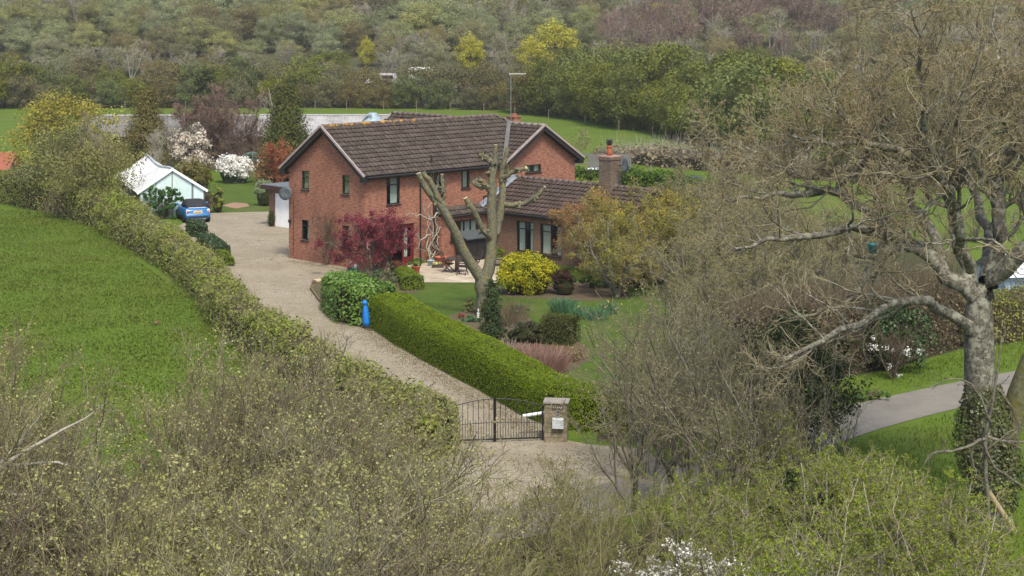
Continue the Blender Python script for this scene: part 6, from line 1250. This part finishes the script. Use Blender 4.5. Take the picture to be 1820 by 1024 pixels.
crook('grey_willow','pale-limbed willow reaching in from the left edge',[[(-60,1010,0,.07),(-40,900,0,.06),(-10,830,0,.055),(60,790,-.2,.05),(110,775,-.4,.035),(150,740,-.5,.02),(190,715,-.6,.012)],[(-10,830,0,.05),(40,825,.2,.04),(100,822,.3,.03),(150,840,.3,.015)],[(-30,880,0,.05),(20,875,.2,.04),(50,885,.2,.03),(75,880,.2,.015)],[(0,825,0,.045),(40,780,.3,.035),(70,745,.4,.02),(90,700,.4,.012)]],36.5,(-11.6,36.5),440,B_pale,B_sal,(L_cat,.045))
# right thicket: tall bare bushes with pale stems
tall=[(7,.25,1,.6,.5,.6,6,.2,.05,.013),(5,.15,1,.65,.5,.6,4,.2,.05,.007),(3,.2,1,.6,.5,.7,2,.16,.03,.0045)]
L_budp=leafmat('pale_bud',[(.30,.27,.12),(.38,.36,.18),(.24,.29,.06),(.32,.28,.14)],.7,.3)
TPs=[]; B_tall=bark('tall_twig',(.184,.160,.096),(.120,.100,.060),(.248,.224,.152),3,.5)
for i in range(3):
    T,C,_=shrubby(RG(450+i),9,5.6,.6,tall,(2,.055,.6,.015),.06,8,.14,.06,.5); TPs.append(put('bare_bush','','shrub',(0,0,-70),T,C,B_grey,[B_tall,L_budp]))
for i,(x,y,s_) in enumerate(((3.9,52.2,.75),(5.4,53.5,.95),(7.0,54.5,1.02),(4.9,56,.8),(5.0,49.5,.85),(6.6,50,.95),(8.0,50.0,.6),(6.6,59,.7),(4.2,56.3,.72),(6.0,57,.85),(7.8,47.5,.75),(3.4,49.0,.6),(10.4,55,.45),(6.2,46.3,.7))):
    o=TPs[i] if i<3 else dup(TPs[i%3],(0,0,0)); zt=H-(np.interp(CX+x*F/y,[1040,1090,1150,1250,1330,1400,1500,1600],[660,580,530,470,480,560,680,760])-YH)*y/F; s_=float(min(zt,6.8)/ztop(TPs[i%3])*(.9+.12*math.sin(i*2.3))); o.location=(x,y,0); o.rotation_euler=(0,0,i*2.1); o.scale=(s_*1.05,s_*1.05,s_); o['label']='tall bare bush with pale stems and small buds right of the gate'; o['group']='tall bare bushes right of the gate'
bush('dark_evergreen','dark green evergreen mass inside the thicket right of the gate','shrub',(8.7,55.0,0),(4.0,3.0,4.3),15000,.11,leafmat('ivy_dark',[(.018,.03,.01),(.032,.05,.014),(.06,.085,.025)]),460,.3,.5)
bush('dark_evergreen','dark evergreen bush beyond the lane left of the oak','shrub',(14.6,67.6,0),(3.2,2.2,2.9),7000,.12,L_dark,461,.3,.5)
bush('blossom_sprays','white blackthorn sprays in front of the dark bush beyond the lane','shrub',(14.3,66.0,0),(2.6,1.0,2.0),300,.07,L_wht,462,.4,.4,14,B_twigd)
# hawthorn coming into leaf
haw=[(8,.2,1,.7,.55,.6,5,.22,.04,.012),(6,.15,1,.7,.5,.6,4,.22,.03,.007),(4,.2,1,.65,.5,.7,2,.18,.02,.004)]
L_haw=leafmat('hawthorn_leaf',[(.10,.15,.012),(.19,.25,.02),(.30,.34,.045),(.17,.21,.025)],.8,.35)
HPs=[]
for i in range(3):
    T,C,_=shrubby(RG(470+i),10,3.9,.8,haw,(4,.065,.75,.04),.06,7,.15,.05,.4); HPs.append(put('hawthorn','','shrub',(0,0,-70),T,C,B_pale,[B_twig,L_haw]))
for i,(x,y,s_) in enumerate(((5.6,46.5,.85),(7.2,47,.8),(8.8,46.6,.8),(5.0,43.0,.85),(6.6,44.0,.88),(8.2,45.0,.95),(9.6,44.5,.85),(10.6,43.2,.72),(4.2,40.5,.75),(5.8,40.0,.85),(7.4,41.0,.88),(9.0,41.2,.8),(10.4,40.5,.6),(5.0,37.5,.8),(6.6,37.0,.8),(8.2,37.8,.75),(9.6,38.0,.6),(3.6,44.4,.62),(7.0,34.5,.8),(8.8,35,.7),(5.4,34.5,.7))):
    o=HPs[i] if i<3 else dup(HPs[i%3],(0,0,0)); zt=H-(np.interp(CX+x*F/y,[1100,1180,1300,1420,1500,1600,1700,1760],[880,800,735,745,785,820,850,900])-YH)*y/F; s_=float(min(zt,4.2)/ztop(HPs[i%3])*(.9+.2*math.sin(i*1.3))); o.location=(x,y,0); o.rotation_euler=(0,0,i*1.7); o.scale=(s_*1.1,s_*1.1,s_); o['label']='hawthorn bush in fresh yellow-green leaf in the near right thicket'; o['group']='leafing hawthorns of the near right thicket'
T,C,_=shrubby(RG(480),14,2.9,.8,haw,(5,.055,.9,.03),.03,7,.15,.05,.4); put('blackthorn','white-blossomed blackthorn in the near thicket at the bottom','shrub',(4.7,35.6,0),T,C,B_twigd,[B_twigd,leafmat('blackthorn_petal',[(.16,.17,.06),(.22,.21,.1),(.85,.84,.8),(.75,.73,.66)],.9,.3,cl=.5)])
# low sparse thicket in the middle foreground
mid=[]
for i in range(2):
    T,C,_=shrubby(RG(490+i),9,2.8,.95,[(7,.2,1,.6,.55,.6,5,.16,.04,.008),(6,.15,1,.6,.5,.6,4,.16,.04,.005),(3,.2,1,.6,.55,.7,2,.12,.03,.004)],(1,.04,.75,.015),.026,7,.14,.04,.4); mid.append(put('low_bush','','shrub',(0,0,-70),T,C,B_sal,[B_sal,L_haw]))
for i,(x,y,s_) in enumerate(((-2.2,43.5,1.1),(-1.0,44.8,.8),(.6,45.0,.75),(2.2,45.2,.8),(-1.2,42.5,1.1),(.4,43.0,.95),(2.0,43,1.0),(3.4,42.6,1.1),(-1.8,39.5,1.1),(-.2,39.8,1.0),(1.4,39.5,1.0),(2.8,39.8,1.1),(-.8,36.6,1.1),(.8,36.5,1.1),(2.3,36.6,1.1),(-1.5,34,1.0),(.2,33.6,1.05),(1.8,34,1.0),(3.2,34,1.0))):
    o=mid[i] if i<2 else dup(mid[i%2],(0,0,0)); o.location=(x,y,0); o.rotation_euler=(0,0,i*2.4); o.scale=(s_,s_,s_*.9); o['label']='low sparse bush in the middle foreground before the gate'; o['group']='low sparse bushes before the gate'
hedge('gate_hedge','rounded green end of the field hedge beside the gate',[(-3.6,58.3),(-2.55,56.4),(-2.5,54.8)],[1.4,1.45,1.3],[1.5,1.7,1.5],.09,380,L_fh,K_dark,13,.07,(900,.3,B_twig),lump=.15)
bush('ivy_clump','dark ivy-clad clump in the near thicket left of the low bushes','shrub',(-3.4,42.0,0),(2.0,1.6,2.3),4500,.09,leafmat('ivy_clump_leaf',[(.02,.035,.01),(.04,.06,.016),(.075,.095,.025)]),470,.35,.4)
bush('bramble_clump','dark green bramble clump at the bottom left of the near thicket','shrub',(-9.2,37.5,0),(2.6,1.6,2.0),4200,.09,leafmat('bramble_green',[(.03,.045,.012),(.055,.075,.02),(.10,.10,.04)]),471,.35,.4,10,B_twigd)
bush('ivy_clump','dark ivy-clad clump inside the hawthorns at lower right','shrub',(7.4,42.6,0),(2.4,1.6,3.0),5200,.09,leafmat('ivy_clump_leaf2',[(.02,.035,.01),(.04,.06,.016),(.075,.095,.025)]),472,.35,.4)
# small bird on the pasture
bd=thing('bird','small reddish-brown bird on the pasture','bird',G(277,579)); k=MB(); k.lathe([(.02,-.16),(.06,-.12),(.09,0),(.08,.1),(.05,.16),(.06,.2),(.05,.26),(.01,.3)],n=12); k.tr(Matrix.Translation((0,0,.12))@Matrix.Rotation(R(62),4,'Y')@Matrix.Scale(.65,4)); k.build('body',mat('bird_brown',(.25,.12,.07),(.15,.08,.05)),bd,True)
k=MB(); k.tube([(0,.03,0),(0,.03,.1)],.008,4); k.tube([(0,-.03,0),(0,-.03,.1)],.008,4); k.build('legs',M_black,bd)
# ---------------- haze: one closed box of thin air ----------------
hm=bpy.data.materials.new('haze_air'); hm.use_nodes=True; hn_=hm.node_tree; hn_.nodes.remove(hn_.nodes['Principled BSDF'])
pv=hn_.nodes.new('ShaderNodeVolumePrincipled'); pv.inputs['Color'].default_value=(.95,.97,.98,1); pv.inputs['Density'].default_value=.00022; pv.inputs['Anisotropy'].default_value=.2
hn_.links.new(pv.outputs[0],hn_.nodes['Material Output'].inputs['Volume'])
k=MB(); k.box(-1000,1000,-100,2450,-1.5,190); o=k.build('haze',hm); props(o,'thin pale haze over the whole valley','haze',kind='stuff')
